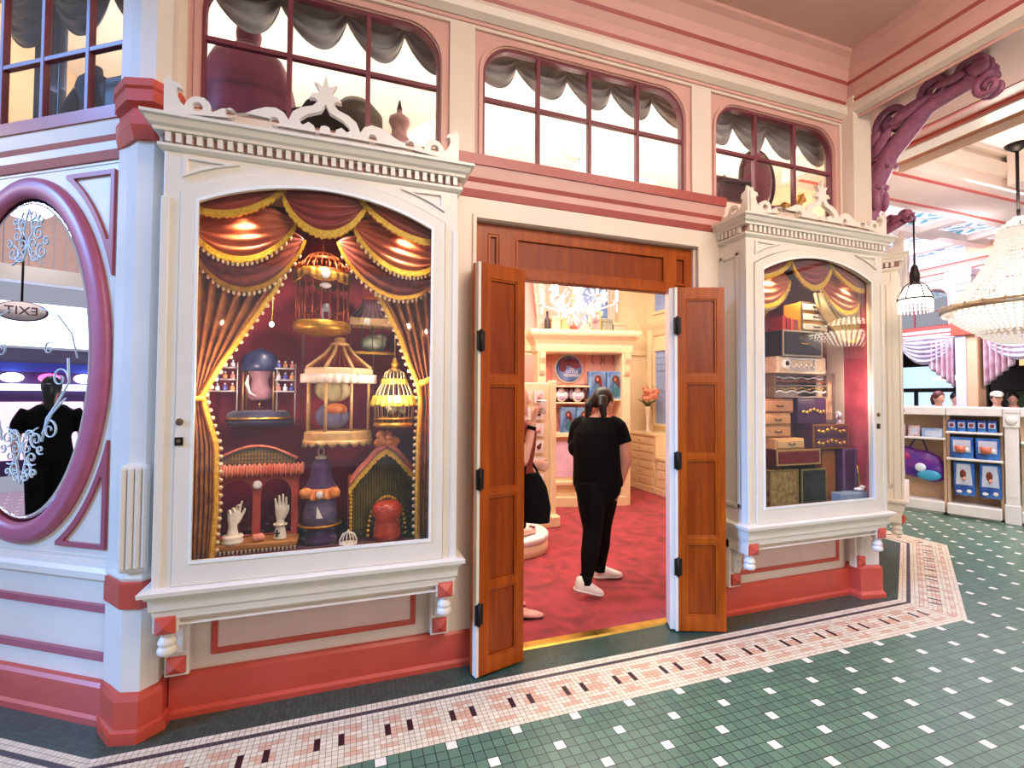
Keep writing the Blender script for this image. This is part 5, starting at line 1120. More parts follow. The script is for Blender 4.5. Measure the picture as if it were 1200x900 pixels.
b = S(None, MAG); b.ball((0, .06, .58), (.17, .05, .25), 18, 12); b.bbox(-.17, .17, -.14, .10, .16, .28, .04); obj('cushion', b, t)
b = S(None, M('dark_mahogany', '#3A1A16', .35)); b.tube([(.19*math.cos(a), .06, .56+.27*math.sin(a)) for a in [-.9+(PI+1.8)*i/24 for i in range(25)]], .018, 8); obj('back_frame', b, t)
for x in (-.14, .14):
    for y in (-.12, .09): obj('leg', S(None, M('dark_mahogany', '#3A1A16')).tube([(x, y, .18), (x*1.05, y, .09), (x*1.1, y*1.1, 0)], [.022, .016, .012], 8), t)
t = thing('dresser', 'dark plum dresser top with a carved crest behind the right transom window', 'dresser', (2.95, 3.14, 2.90))
b = B(None, M('plum_walnut', '#4A2A34', .4)).bbox(-.15, .19, -.1, .12, 0, .42, .012).bbox(-.17, .21, -.12, .14, .42, .46, .012); b.plate([(-.09, .46), (.13, .46), (.10, .50), (.05, .49), (.02, .54), (-.01, .49), (-.06, .50)], [], -.01, .01); obj('body', b, t, bevel=.004); obj('drawer', B(None, M('plum_walnut2', '#55323C', .4)).box(-.12, .16, -.112, -.09, .08, .2).box(-.12, .16, -.112, -.09, .23, .36), t, bevel=.004)
t = thing('rocking_horse', 'gold carved toy horse behind the right transom window', 'toy', (3.60, 3.05, 2.90)); b = MB(); b.mat(GOLD)
b.tube([(-.09, 0, .30), (0, 0, .285), (.08, 0, .31)], [.05, .05, .052], 10); b.tube([(.07, 0, .31), (.115, 0, .40), (.12, 0, .43)], [.045, .032, .03], 10); b.tube([(.115, 0, .435), (.175, 0, .385)], [.034, .02], 10)
for x in (-.085, .075):
    for y in (-.03, .03): b.tube([(x, y, .29), (x+.01, y, .17), (x, y, .03)], [.026, .016, .012], 8)
b.tube([(-.13, 0, .31), (-.17, 0, .27), (-.17, 0, .18)], [.012, .018, .006], 7); obj('body', fuse(b, 'body', .007, 2, GOLD), t, fix=False)
for y in (-.05, .05): obj('rocker', S(None, M('dark_mahogany', '#3A1A16')).tube([(-.22+.44*i/10, y, .012+.05*((i-5)/5)**2) for i in range(11)], .011, 6), t)
NAV = M('navy_serge', '#0E1430', .8, var=.3)
t = thing('tailor_bust', 'navy tailcoat on a bust behind the window over the oval mirror', 'dress form', TL @ Vector((-.62, .30, 2.90)), AL)
b = S(None, NAV); torso(b, 1.5, .14); b.tube([(-.10, 0, .42), (-.17, -.03, .30), (-.15, -.05, .14)], [.05, .042, .035], 10); b.tube([(.10, 0, .42), (.17, -.03, .30), (.15, -.05, .14)], [.05, .042, .035], 10); obj('coat', b, t); obj('stand', S(None, IRON).lathe([(.001, 0), (.1, 0), (.1, .02), (.012, .03), (.012, .16), (.001, .16)], 14), t)
b = S(None, M('slate_satin', '#2C3450')).grid(lambda u, v: (-.13+.26*u, .03*math.sin(u*8*PI), 1.05-1.05*v), 50, 8)
o = mini('curtain', 'long slate curtain panel behind the window over the oval mirror', 'curtain', TL @ Vector((-1.02, .32, 2.905)), b, AL, thick=.005, fix=False)
b = B(None, M('navy_trunk', '#0E1630', .5)).bbox(-.16, .16, -.1, .1, 0, .40, .02)
mini('trunk', 'navy trunk standing behind the window over the oval mirror', 'trunk', TL @ Vector((-.24, .28, 2.90)), b, AL)
for x, y, lab in ((1.55, 4.26, 'round recessed light nearer the doors in the shop ceiling'), (1.60, 4.62, 'round recessed light further back in the shop ceiling'), (2.98, 4.2, 'round recessed light right of the chandelier rose')):
    t = thing('recessed_light', lab, 'ceiling light', (x, y, 4.2)); obj('rim', S(None, WHITE).lathe([(.06, -.012), (.09, -.012), (.095, 0), (.06, 0)], 24), t); obj('lens', S(None, M('lamp_lens', '#FFFFFF', emit=6, var=.01)).lathe([(.001, -.004), (.062, -.004), (.062, -.001), (.001, -.001)], 20), t)
# ------------------------------------------------------------------ plum scrollwork brackets under the beam
def curl(b, c, r, a0, turns, th, pl, n=18):            # spiral in the plane spanned by pl
    P = []
    for i in range(n+1):
        k = i/n; a = a0+turns*2*PI*k; q = r*(1-.82*k); P.append(tuple(Vector(c)+pl[0]*(q*math.cos(a))+pl[1]*(q*math.sin(a))))
    b.tube(P, [th*(1-.45*i/n) for i in range(n+1)], 7)
def scroll_bracket(label, loc, rz, arm, H, s=1.):
    t = thing('scroll_bracket', label, 'bracket', loc, rz); U = (Vector((0, -1, 0)), Vector((0, 0, 1)))
    b = S(None, PLUM); P = [(0, 0, 0), (0, -.01, .25*H), (0, -.05, .5*H), (0, -.16, .75*H), (0, -.34, .93*H), (0, -.55*arm, H*1.02), (0, -.85*arm, H*1.05), (0, -arm, H*1.0)]
    b.tube(P, [(.085*s, .075*s), (.075*s, .06*s), (.07*s, .07*s), (.065*s, .075*s), (.06*s, .07*s), (.05*s, .06*s), (.045*s, .055*s), (.03*s, .03*s)], 12, ref=(1, 0, 0)); b.lathe([(.095*s, -.06), (.105*s, -.03), (.10*s, .0), (.09*s, .05), (.10*s, .08), (.085*s, .10)], 16); obj('stem', b, t)
    b = S(None, PLUM)
    for (y, z, r, a0, tn) in ((-.02, .80*H, .12, 4.4, -1.2), (-.20, 1.04*H, .13, 3.6, -1.3), (-.10, .62*H, .08, 0, 1.2), (-.62*arm, 1.12*H, .10, 3.4, -1.3), (-.90*arm, 1.12*H, .10, 3.4, -1.4), (-1.0*arm, .93*H, .08, 1.2, 1.3), (-.05, .42*H, .07, .4, 1.2)):
        for x in (-.035, .035): curl(b, (x*s, y, z), r*s, a0, tn, .026*s, U)
    obj('scrolls', b, t)
    for x in (-.055, .055):
      b = S(None, PLUM)
      for (y, z, ry, rz_, an) in ((-.05, .92*H, .10, .05, .6), (-.13, .86*H, .12, .045, .9), (-.30, 1.03*H, .13, .045, .25), (-.45*arm, 1.06*H, .12, .04, .1), (-.75*arm, 1.12*H, .10, .035, -.1), (-.95*arm, 1.1*H, .07, .05, -.6), (.02, .98*H, .05, .03, 1.2), (.02, .7*H, .06, .03, 1.4), (-.08, .35*H, .04, .09, 0)):
        b.ball((x*s, y, z), (.022*s, ry*s, rz_*s), 9, 7, Matrix.Rotation(-an, 3, 'X'))
      obj('acanthus_carving', b, t)
    return t
scroll_bracket('large plum scrollwork bracket at the end post carrying the ceiling beam', (4.10, 2.72, 2.88), 0, .80, .86)
t = scroll_bracket('smaller plum scrollwork bracket holding the crystal pendant lamp', (4.26, 2.87, 2.80), math.radians(-9), .40, .20, .48)
# pendant lamp
t = thing('pendant_lamp', 'small crystal fringed pendant lamp hung from the plum bracket', 'pendant lamp', (4.19, 2.45, 2.265))
t.scale = (.86, .86, .86)
obj('rod', S(None, IRON).tube([(0, 0, .26), (0, 0, .82)], .008, 7).lathe([(.001, .20), (.035, .20), (.04, .30), (.025, .38), (.01, .40), (.001, .40)], 14), t)
GLOW = M('glowing_glass', '#FFF6E6', .3, emit=6, ecol='#FFF0DA', var=.02)
obj('shade', S(None, GLOW).lathe([(.03, .21), (.06, .19), (.10, .14), (.125, .08), (.12, .06), (.001, .055)], 26), t)
b = S(None, CRY)
for k in range(26):
    a = 2*PI*k/26
    for j in range(4): b.ball((.123*math.cos(a), .123*math.sin(a), .055-j*.03), (.008, .008, .015), 5, 4)
obj('crystal_fringe', b, t)
b = S(None, IRON)
for k in range(6): a = 2*PI*k/6; b.tube([(.02*math.cos(a), .02*math.sin(a), .25), (.08*math.cos(a), .08*math.sin(a), .20), (.128*math.cos(a), .128*math.sin(a), .085)], .005, 6)
b.lathe([(.122, .07), (.132, .07), (.132, .085), (.122, .085)], 26); obj('cage_arm', b, t)
# large bead chandelier
t = thing('bead_chandelier', 'large bell-shaped crystal bead chandelier in the hall', 'chandelier', (6.0, 2.63, 2.42))
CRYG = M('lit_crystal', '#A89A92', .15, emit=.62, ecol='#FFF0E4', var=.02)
b = S(None, IRON).tube([(0, 0, .80), (0, 0, 1.58)], .014, 8); b.lathe([(.001, 1.58), (.09, 1.57), (.07, 1.54), (.02, 1.50), (.001, 1.5)], 18); obj('stem', b, t)
PB = M('pale_brass', '#D9C0A0', .3, .6); obj('crown_ring', S(None, PB).lathe([(.14, .72), (.155, .72), (.155, .75), (.14, .75)], 24), t); obj('lower_ring', S(None, PB).lathe([(.30, -.22), (.31, -.22), (.31, -.20), (.30, -.20)], 32), t)
b = S(None, PB).lathe([(.545, -.015), (.575, -.015), (.58, .04), (.55, .04)], 48)
for k in range(24): a = 2*PI*k/24; b.ball((.565*math.cos(a), .565*math.sin(a), .035), .02, 7, 5)
obj('ring', b, t)
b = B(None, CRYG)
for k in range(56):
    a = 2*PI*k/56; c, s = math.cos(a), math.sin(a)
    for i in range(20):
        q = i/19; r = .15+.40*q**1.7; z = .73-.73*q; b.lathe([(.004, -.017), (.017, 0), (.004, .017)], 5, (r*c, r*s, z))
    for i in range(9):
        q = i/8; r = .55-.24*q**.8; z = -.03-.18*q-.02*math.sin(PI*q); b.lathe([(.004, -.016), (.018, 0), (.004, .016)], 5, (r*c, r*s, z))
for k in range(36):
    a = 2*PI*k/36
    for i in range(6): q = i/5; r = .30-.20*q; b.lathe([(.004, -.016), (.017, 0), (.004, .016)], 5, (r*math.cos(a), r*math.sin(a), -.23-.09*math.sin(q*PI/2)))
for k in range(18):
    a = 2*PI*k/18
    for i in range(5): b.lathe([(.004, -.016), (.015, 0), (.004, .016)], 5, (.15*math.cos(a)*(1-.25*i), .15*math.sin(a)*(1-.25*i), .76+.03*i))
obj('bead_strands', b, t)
b = S(None, GLOW).lathe([(.001, .22), (.16, .18), (.34, .06), (.46, .0), (.45, -.05), (.22, -.17), (.001, -.18)], 30); obj('inner_lamp', b, t)
light('bead_chandelier_glow', 'POINT', (6.0, 2.63, 3.35), 30, (1., .92, .84), .2)
dup(bpy.data.objects['bead_chandelier'], (6.25, .55, 2.42), None, 'second large crystal bead chandelier, seen as a reflection in the right display window')
# ------------------------------------------------------------------ far side of the hall
TW_ = TR((11, 8.6, 0), -PI/2); LX = lambda Y: 8.6-Y
LAV = M('lavender_lit_white', '#DCD2E4', .45, var=.05); APR = M('apricot_paint', '#E2B08C', .45, var=.05)  # LAV: lavender cast of the light put into the wall colour
b = B(TW_, LAV).plate([(-1, 2.72), (LX(5.58), 2.72), (LX(5.58), 4.46), (-1, 4.46)], [rect(.85, 2.78, 2.96, 3.80)], 0, .15)
b.mat(APR).plate([(LX(5.58), 2.72), (9, 2.72), (9, 4.46), (LX(5.58), 4.46)], [rect(LX(5.25), LX(3.2), 2.96, 3.80)], 0, .15); struct('wall_far', b, 'upper wall on the far side of the hall')
transom(8, TW_, .92, 2.72, (1.5, 2.12), 'six-pane arched window high on the far hall wall', zm=3.32)
transom(9, TW_, LX(5.2), LX(3.25), (LX(4.5), LX(3.85)), 'arched window on the far hall wall behind the bead chandelier', zm=3.32)
b = B(TW_)
for m, p in belt(TW_, -1, 9): b.mat(LAV if m is PINK else STRIPE).mould(p, -1, 9)
struct('trim_11', b, 'pink belt course on the far hall wall')
b = B(TW_)
for m, p in CR[1:5]: b.mat(m).mould([(y*1.6, z+.05) for y, z in p], -1, 9)
struct('trim_12', b, 'stepped crown on the far hall wall')
b = B(None, LAV).bbox(10.82, 11.1, 5.52, 5.68, 0, 2.75, .01); b.mat(APR).bbox(10.85, 11.1, 5.36, 5.525, 0, 2.75, .01); b.mat(LAV)
for k in range(5): b.box(10.86-.05*k, 11, 5.45-.03*k, 5.62+.03*k, 3.35+.12*k, 3.47+.12*k)
b.mat(ROSE).box(10.76, 11.05, 5.33, 5.71, 2.75, 3.0); struct('pillar', b, 'pilaster between the far hall openings, lavender light tint on one side')
BR = M('dark_walnut_panel', '#3A241E', .5, var=.3, scale=3)
b = B(None, BR).box(13.6, 13.7, 2, 9.5, 0, 2.8).box(11, 13.7, 2, 9.5, 2.72, 2.8).box(11.15, 13.6, 9.4, 9.5, 0, 2.8).box(11.15, 13.6, 2, 2.1, 0, 2.8)
b.box(13.2, 13.6, 2.2, 6.3, 1.75, 2.2); b.mat(M('olive_board', '#5E6E4A', .6)).box(13.58, 13.6, 3.2, 6.2, 1.35, 1.74); b.mat(M('amber_glass_lit', '#E8B878', .4, emit=1.2, ecol='#F0C48A')).box(13.585, 13.6, 3.4, 6.0, 2.28, 2.5)
struct('wall_far', b, 'dark panelled back room beyond the far openings')
SKYL = M('daylit_glass', '#DCEAFF', .2, emit=1.2, ecol='#BFDCFF', c2='#7FB4EA', scale=2.5)
fr = struct('window_10', B(TR((13.6, 8.6, 0), -PI/2), BR).plate(rect(.2, 2.1, .35, 2.5), [rect(.34, .62, .5, 1.72), rect(.7, 1.45, .5, 1.72), rect(1.53, 1.92, .5, 1.72), rect(.34, 1.45, 1.82, 2.36), rect(1.55, 1.92, 1.82, 2.36)], -.06, .0), 'bright daylit windows in the back room'); obj('pane', B(TR((13.6, 8.6, 0), -PI/2), SKYL).box(.25, 2.05, -.02, -.005, .4, 2.45), fr)
t = thing('globe_lamp', 'white dome lamp glowing in the back room', 'lamp', (12.6, 6.75, 1.98)); obj('shade', S(None, M('white_dome_lit', '#FFFFFF', emit=3, var=.01)).lathe([(.001, .12), (.10, .11), (.24, .03), (.25, 0), (.001, -.01)], 24), t); obj('rod', S(None, IRON).tube([(0, 0, .11), (0, 0, .76)], .01, 6), t)
# lavender curtains in the openings
LCUR = M('mauve_grey_satin', '#9A8FA8', .35, c2='#CFC4D4', scale=4, sheen=.3); TAIL = M('rose_lined_satin', '#B88C98', .4, c2='#D9C0CC', scale=6); 
def hall_drape(lab, Y0, Y1, tailY, s):
    c = (Y0+Y1)/2; t = thing('hall_curtain', lab, 'curtain', (10.98, c, 2.72), -PI/2); n = 2; x0, x1 = c-Y1, c-Y0
    for i in range(n): swag(t, (x0+(x1-x0)*i/n-.05, -.02, .02), (x0+(x1-x0)*(i+1)/n+.05, -.02, .02), -.05, .50, .10, 6, LCUR, nu=16, nv=30)
    tx = c-tailY
    b = S(None, TAIL).grid(lambda u, v: (tx+s*(.02+.42*u), -.06-.05*math.sin(u*10*PI), .0-v*(.95-.40*u)), 50, 10); obj('tail', b, t, thick=.006, fix=False)
hall_drape('mauve satin swag and tail curtain left of the far pilaster', 5.75, 7.6, 5.72, -1)
hall_drape('mauve satin swag and tail curtain right of the far pilaster', 3.3, 5.3, 5.32, 1)
# ------------------------------------------------------------------ merchandise counter
KR = math.atan2(-.931, .364); KL = Vector((7.40, 4.55, 0)); TK = Matrix.Translation(KL) @ Matrix.Rotation(KR, 4, 'Z')
CW = M('counter_white', '#F2EEEA', .35, var=.03); CT = M('counter_tan', '#C9A888', .5, var=.08)
def counter(label, x0, x1, shelves, fwd=0.):
    t = thing('sales_counter', label, 'counter', tuple(TK @ Vector((x0, 0, 0))), KR); w_ = x1-x0
    obj('back_panel', B(None, CT).box(.01, w_-.01, .30, .34, .1, 1.34), t)
    obj('top', B(None, CW).bbox(0, w_, -.03, .75, 1.335, 1.445, .008), t)
    obj('plinth', B(None, CW).bbox(.0, w_-.02, -.02-fwd, .33, .03, .17, .01).box(.02, w_-.04, .02, .33, 0, .03), t)
    for x in (0, w_-.03): obj('side_panel', B(None, CT).box(x, x+.03, .05, .70, .03, 1.335), t)
    for z in shelves: obj('shelf', B(None, CW).bbox(.0, w_, -.02, .30, z-.03, z, .006), t)
    return t
counter('white and tan sales counter bay with one shelf, nearest the canted wall', -.42, .485, (1.03,))
counter('white sales counter bay with two shelves of blue packages', .49, 1.02, (1.125, .775), .03)
t = thing('counter_post', 'panelled white end post of the sales counter with a rosette block', 'post', tuple(TK @ Vector((1.095, .05, 0))), KR)
b = B(None, CW).bbox(-.072, .072, -.08, .15, .0, .24, .008).bbox(-.062, .062, -.07, .15, .24, 1.20, .008).bbox(-.073, .073, -.085, .15, 1.20, 1.38, .008)  .bbox(-.073, .073, -.09, .7, 1.38, 1.44, .006); b.box(-.03, .03, -.076, -.07, .34, 1.10); obj('shaft', b, t)
obj('rosette', S(TR((0, -.086, 1.29), 0, PI/2), CW).lathe([(.001, .012), (.02, .014), (.03, .006), (.045, .012), (.055, 0), (.001, 0)], 20), t)
counter('white counter bay cut off by the right edge of the picture', 1.17, 2.0, (1.03,))
def onK(x, y, z): return tuple(TK @ Vector((x, y, z)))
PKB = M('deep_blue_pack', '#1E3F9A', .3, c2='#3F7FD0', scale=8); PKC = M('clear_pack_film', '#C9D4E6', .15, var=.1)
t = thing('purple_bag', 'big purple and blue shiny bag hanging under the counter shelf', 'bag', onK(.18, .15, .36), KR)
b = MB(); b.mat(M('purple_foil', '#4A2A9A', .25, c2='#7A2A8E', scale=7)); b.ball((0, 0, .28), (.27, .09, .20), 20, 14); b.ball((-.15, 0, .36), (.20, .08, .16), 16, 12); b.ball((.14, 0, .18), (.18, .08, .14), 16, 12)
obj('foil', fuse(b, 'foil', .016, 4, MATS['purple_foil']), t, fix=False)
b = S(None, M('turquoise_print', '#3FA8D0', .3)); b.ball((.12, -.085, .14), (.13, .02, .07)); b.mat(M('white_cap_print', '#E8F0FA', .3)).ball((.03, -.09, .24), (.06, .02, .06)); b.mat(M('magenta_print', '#B02A7A', .3)).ball((-.17, -.075, .38), (.10, .02, .06)); obj('print', b, t); obj('strap', S(None, PURP).tube([(-.10, 0, .50), (-.04, 0, .62), (.05, 0, .62), (.1, 0, .45)], .012, 7), t)
for x, wd, h, m, lab in ((-.02, .15, .16, M('blush_carton', '#E0C4C0', .5, c2='#B89AA8', scale=14), 'blush pink carton first on the upper shelf of the tan bay'), (.15, .13, .15, M('blush_carton', '#E0C4C0'), 'blush pink carton second on the upper shelf of the tan bay'), (.34, .22, .12, M('blue_plush_pack', '#6F9AD0', .4, c2='#C9D9EE', scale=9), 'pale blue plush pack at the end of the tan bay shelf')):
    t = thing('gift_box', lab, 'box', onK(x, .10, 1.03), KR); obj('carton', B(None, m).bbox(-wd/2, wd/2, -.06, .08, 0, h, .01), t); obj('window', B(None, PKC).box(-wd*.3, wd*.3, -.064, -.058, h*.2, h*.75), t)
for k in range(5):
    x = .545+k*.095; t = thing('toy_carton', f'small blue toy carton, {["first", "second", "third", "fourth", "last"][k]} in the row on the top shelf of the blue bay', 'box', onK(x, .06, 1.125), KR, 'small blue cartons on the counter')
    obj('carton', B(None, PKB).bbox(-.042, .042, -.05, .06, 0, .15, .006), t); q = B(None, PKC).box(-.032, .032, -.054, -.048, .05, .12); q.smooth = True; q.mat(M('garnet_toy', '#8A3040', .3)).ball((0, -.056, .085), (.022, .01, .025)); obj('window', q, t)
for x, lab in ((.64, 'blue boxed cup set at the left of the middle counter shelf'), (.88, 'blue boxed cup set at the right of the middle counter shelf')):
    t = thing('cup_box', lab, 'box', onK(x, .06, .775), KR, 'boxed cups on the counter'); obj('carton', B(None, PKB).bbox(-.11, .11, -.06, .08, 0, .275, .008), t); obj('window', B(None, PKC).box(-.085, .085, -.065, -.058, .08, .24), t)
    b = S(TR((-.015, -.07, .075)), M('coral_cup', '#E07A5E', .35)).lathe([(.001, 0), (.04, 0), (.055, .09), (.05, .09), (.001, .01)], 18); b.mat(WHITE).ball((.065, .0, .04), (.02, .008, .03)); obj('cup', b, t)
for x, lab in ((.655, 'tall blue play set bag hanging left below the counter shelves'), (.90, 'tall blue play set bag hanging right below the counter shelves')):
    t = thing('play_set', lab, 'toy', onK(x, .07, .285), KR, 'play set bags on the counter'); obj('bag', B(None, PKB).bbox(-.10, .10, -.04, .06, 0, .43, .012), t); obj('window', B(None, PKC).plate([(-.08, .14), (.08, .14), (.06, .41), (-.07, .41)], [], -.046, -.038), t)
    b = S(None, M('auburn_doll_hair', '#7B2B1C')); b.ball((-.01, -.05, .28), (.03, .014, .06)); b.mat(SKIN).ball((0, -.055, .22), (.02, .012, .03)); b.mat(WHITE).ball((-.05, -.048, .05), (.03, .008, .02)); b.ball((.045, -.048, .06), (.025, .008, .025)); obj('doll', b, t)
b = B(None, M('teal_plush', '#0E6E7A', .7, c2='#1A9A8A', scale=9)).bbox(-.14, .14, -.05, .10, 0, .62, .05); mini('teal_pack', 'teal pack on the counter bay at the right picture edge', 'toy', onK(1.36, .10, .172), b, KR)
# ------------------------------------------------------------------ people
def aim_T(p, d, side):                               # hand frame: fingers along d, thumb towards side
    d = Vector(d).normalized(); s = Vector(side); s = (s-d*s.dot(d)).normalized(); y = d.cross(s)
    return Matrix.Translation(p) @ Matrix(((s.x, y.x, d.x, 0), (s.y, y.y, d.y, 0), (s.z, y.z, d.z, 0), (0, 0, 0, 1)))
def head_geo(b, c, face, s=1.):
    f = Vector(face).normalized(); r = Vector((f.y, -f.x, 0)).normalized(); u = r.cross(f); c = Vector(c)
    if u.z < 0: u = -u
    R3 = Matrix((( r.x, f.x, u.x), (r.y, f.y, u.y), (r.z, f.z, u.z)))
    P = lambda x, y, z: tuple(c+R3 @ Vector((x*s, y*s, z*s)))
    b.ball(tuple(c), (.074*s, .094*s, .108*s), 20, 14, R3); b.ball(P(0, .028, -.045), (.058*s, .062*s, .072*s), 16, 10, R3)
    b.tube([P(0, .088, .012), P(0, .104, -.018), P(0, .108, -.03)], [.008*s, .012*s, .015*s], 8); b.ball(P(0, .082, -.062), (.024*s, .014*s, .007*s), 10, 6, R3); b.ball(P(0, .080, -.076), (.020*s, .014*s, .008*s), 10, 6, R3); b.ball(P(0, .066, -.10), (.026*s, .022*s, .018*s), 10, 6, R3)
    for x in (-1, 1): b.ball(P(x*.074, -.005, -.012), (.010*s, .02*s, .03*s), 8, 6, R3); b.ball(P(x*.030, .083, .018), (.014*s, .009*s, .008*s), 8, 6, R3)
    return P, R3
def limb(b, pts, rad, n=14):                         # smooth tapering limb through its joints
    P = [Vector(p) for p in pts]; Q = []; R = []
    for i in range(len(P)-1):
        for k in range(4): Q.append(P[i].lerp(P[i+1], k/4)); R.append(rad[i]+(rad[i+1]-rad[i])*k/4)
    Q.append(P[-1]); R.append(rad[-1]); Q2 = [Q[0]]+[(Q[i-1]+Q[i]*2+Q[i+1])/4 for i in range(1, len(Q)-1)]+[Q[-1]]
    b.tube([tuple(q) for q in Q2], R, n)
def rings_body(b, T, g=0., n=24):                    # T: (z, cx, cy, rx, ry)
    b.rings([[(cx+(rx+g)*math.cos(2*PI*k/n), cy+(ry+g)*math.sin(2*PI*k/n), z) for k in range(n)] for z, cx, cy, rx, ry in T])
def shoe(b, heel, toe, mat, sole, side=None, h=.075):
    H, T_ = Vector(heel), Vector(toe); d = (T_-H); L = d.length; d.normalize(); s = d.cross(Vector((0, 0, 1))).normalized(); u = s.cross(d)
    if u.z < 0: u = -u
    P = lambda k, y, z: tuple(H+d*(k*L)+s*y+u*z)
    b.mat(mat)
    for prof, m in (([(0, .022, .045, .06), (.12, .034, .05, .07), (.3, .036, .05, .065), (.5, .038, .042, .045), (.72, .043, .034, .032), (.9, .036, .028, .022), (1., .016, .024, .014)], mat), ([(-.02, .026, .012, .012), (.12, .038, .012, .013), (.5, .042, .012, .012), (.74, .047, .012, .011), (.92, .039, .014, .010), (1.02, .016, .02, .008)], sole)):
        b.mat(m); b.rings([[tuple(Vector(P(k, w*math.cos(2*PI*j/14), z+hh*math.sin(2*PI*j/14)))) for j in range(14)] for k, w, z, hh in prof])
def hair_cap(b, P, R3, c, s=1., long=0.):
    b.ball(P(0, -.014, .018), (.084*s, .098*s, .106*s), 20, 14, R3)
    if long: b.tube([P(0, -.075, .02), P(0, -.095, -.06), P(0, -.09, -.06-long)], [.06*s, .055*s, .02*s], 12)
RY = math.radians(-19)
TEE = M('black_tshirt', '#060607', .9, var=.3, scale=20, spec=.2); LEG = M('black_leggings', '#040405', .85, var=.3, scale=20, spec=.2); SHW = M('white_sneaker', '#F2F0EC', .5, var=.03); SOLE = M('white_sole', '#E9E6E0', .5)
def finish(t, b, vox, name='body', mat=SKIN, it=3, label=None): return obj(name, fuse(b, name, vox, it, mat), t, fix=False)
# the visitor in black, seen from behind
t = thing('person', 'person in black t-shirt, black leggings and white sneakers walking into the shop, seen from behind', 'person', (1.917, 3.41, .004), RY)
tor = [(.80, .005, .0, .175, .135), (.88, .0, 0, .19, .15), (.98, -.005, -.005, .182, .15), (1.08, -.01, -.01, .178, .145), (1.18, -.012, -.005, .180, .14), (1.27, -.006, .005, .176, .13), (1.335, .004, .01, .145, .10), (1.385, .015, .015, .09, .07), (1.41, .025, .02, .055, .055)]
b = MB(); rings_body(b, tor); b.tube([(.022, .01, 1.37), (.045, .03, 1.44), (.052, .04, 1.50)], [.058, .05, .048], 14)
face = (.75, .60, -.22); hc = (.055, .045, 1.505); P_, R3_ = head_geo(b, hc, face)
limb(b, [(.13, .0, 1.325), (.185, -.03, 1.24), (.215, -.06, 1.05), (.185, -.02, .90), (.178, .0, .84)], [.062, .058, .049, .038, .030]); limb(b, [(-.13, .04, 1.325), (-.165, .10, 1.22), (-.165, .14, 1.08), (-.07, .24, 1.06)], [.06, .055, .046, .033])
hand_geo(b, aim_T((.176, .004, .83), (-.05, .12, -1), (.3, 1, .1)), (.5, .5, .45, .4), .10, (.35, .4), .93); hand_geo(b, aim_T((-.06, .23, 1.06), (1, .4, .1), (0, .3, 1)), (.7, .6, .6, .5), .08, (.4, .4), .92)
limb(b, [(-.07, -.05, .86), (-.055, -.085, .50), (-.12, -.165, .10)], [.10, .065, .038]); limb(b, [(.07, .06, .86), (.06, .12, .48), (.055, .195, .08)], [.10, .065, .038])
finish(t, b, .0062)
b = MB(); rings_body(b, [(z, x, y, rx+.014, ry+.014) for z, x, y, rx, ry in ([(.83, .0, 0, .188, .148)]+tor[1:-1])]); limb(b, [(.09, .01, 1.335), (.155, -.01, 1.30), (.198, -.04, 1.17)], [.074, .084, .074]); limb(b, [(-.09, .035, 1.335), (-.14, .06, 1.30), (-.166, .11, 1.15)], [.074, .082, .072])
b.ball((-.195, .03, 1.13), (.045, .06, .065)); finish(t, b, .0075, 'tshirt', TEE)
b = MB(); rings_body(b, [(.70, .0, 0, .13, .12), (.78, .0, 0, .183, .148), (.86, 0, 0, .196, .158), (.95, 0, 0, .18, .15)]); limb(b, [(-.065, -.045, .86), (-.06, -.075, .66), (-.055, -.085, .50), (-.085, -.13, .32), (-.112, -.158, .15)], [.128, .108, .078, .072, .046]); limb(b, [(.07, .06, .86), (.065, .09, .66), (.06, .12, .48), (.06, .16, .30), (.055, .192, .12)], [.128, .108, .078, .072, .046])
finish(t, b, .009, 'leggings', LEG)
b = S(); shoe(b, (-.215, -.185, .062), (.005, -.17, .010), SHW, SOLE); obj('shoe', b, t); b = S(); shoe(b, (.005, .205, .008), (.245, .225, .008), SHW, SOLE); obj('shoe', b, t)
b = S(None, BLACKC).tube([(-.126, -.172, .10), (-.118, -.162, .17)], [.047, .05], 14); obj('sock', b, t); b = S(None, BLACKC).tube([(.052, .195, .07), (.055, .193, .13)], [.046, .05], 14); obj('sock', b, t)
b = MB(); b.ball(P_(0, -.016, .02), (.083, .098, .105), 20, 14, R3_); b.tube([P_(-.045, -.07, .02), P_(-.065, -.10, -.05), P_(-.07, -.085, -.13), P_(-.06, -.08, -.17)], [.04, .038, .028, .010], 12); b.tube([P_(.045, -.07, .02), P_(.075, -.095, -.05), P_(.085, -.07, -.12), P_(.08, -.06, -.16)], [.04, .036, .026, .008], 12); finish(t, b, .006, 'hair', HAIR)
b = S(None, M('grey_hair_tie', '#8A8488', .5)); b.ball(P_(-.05, -.09, -.01), (.03, .02, .022)); b.ball(P_(.055, -.088, -.01), (.028, .02, .02)); obj('hair_tie', b, t)
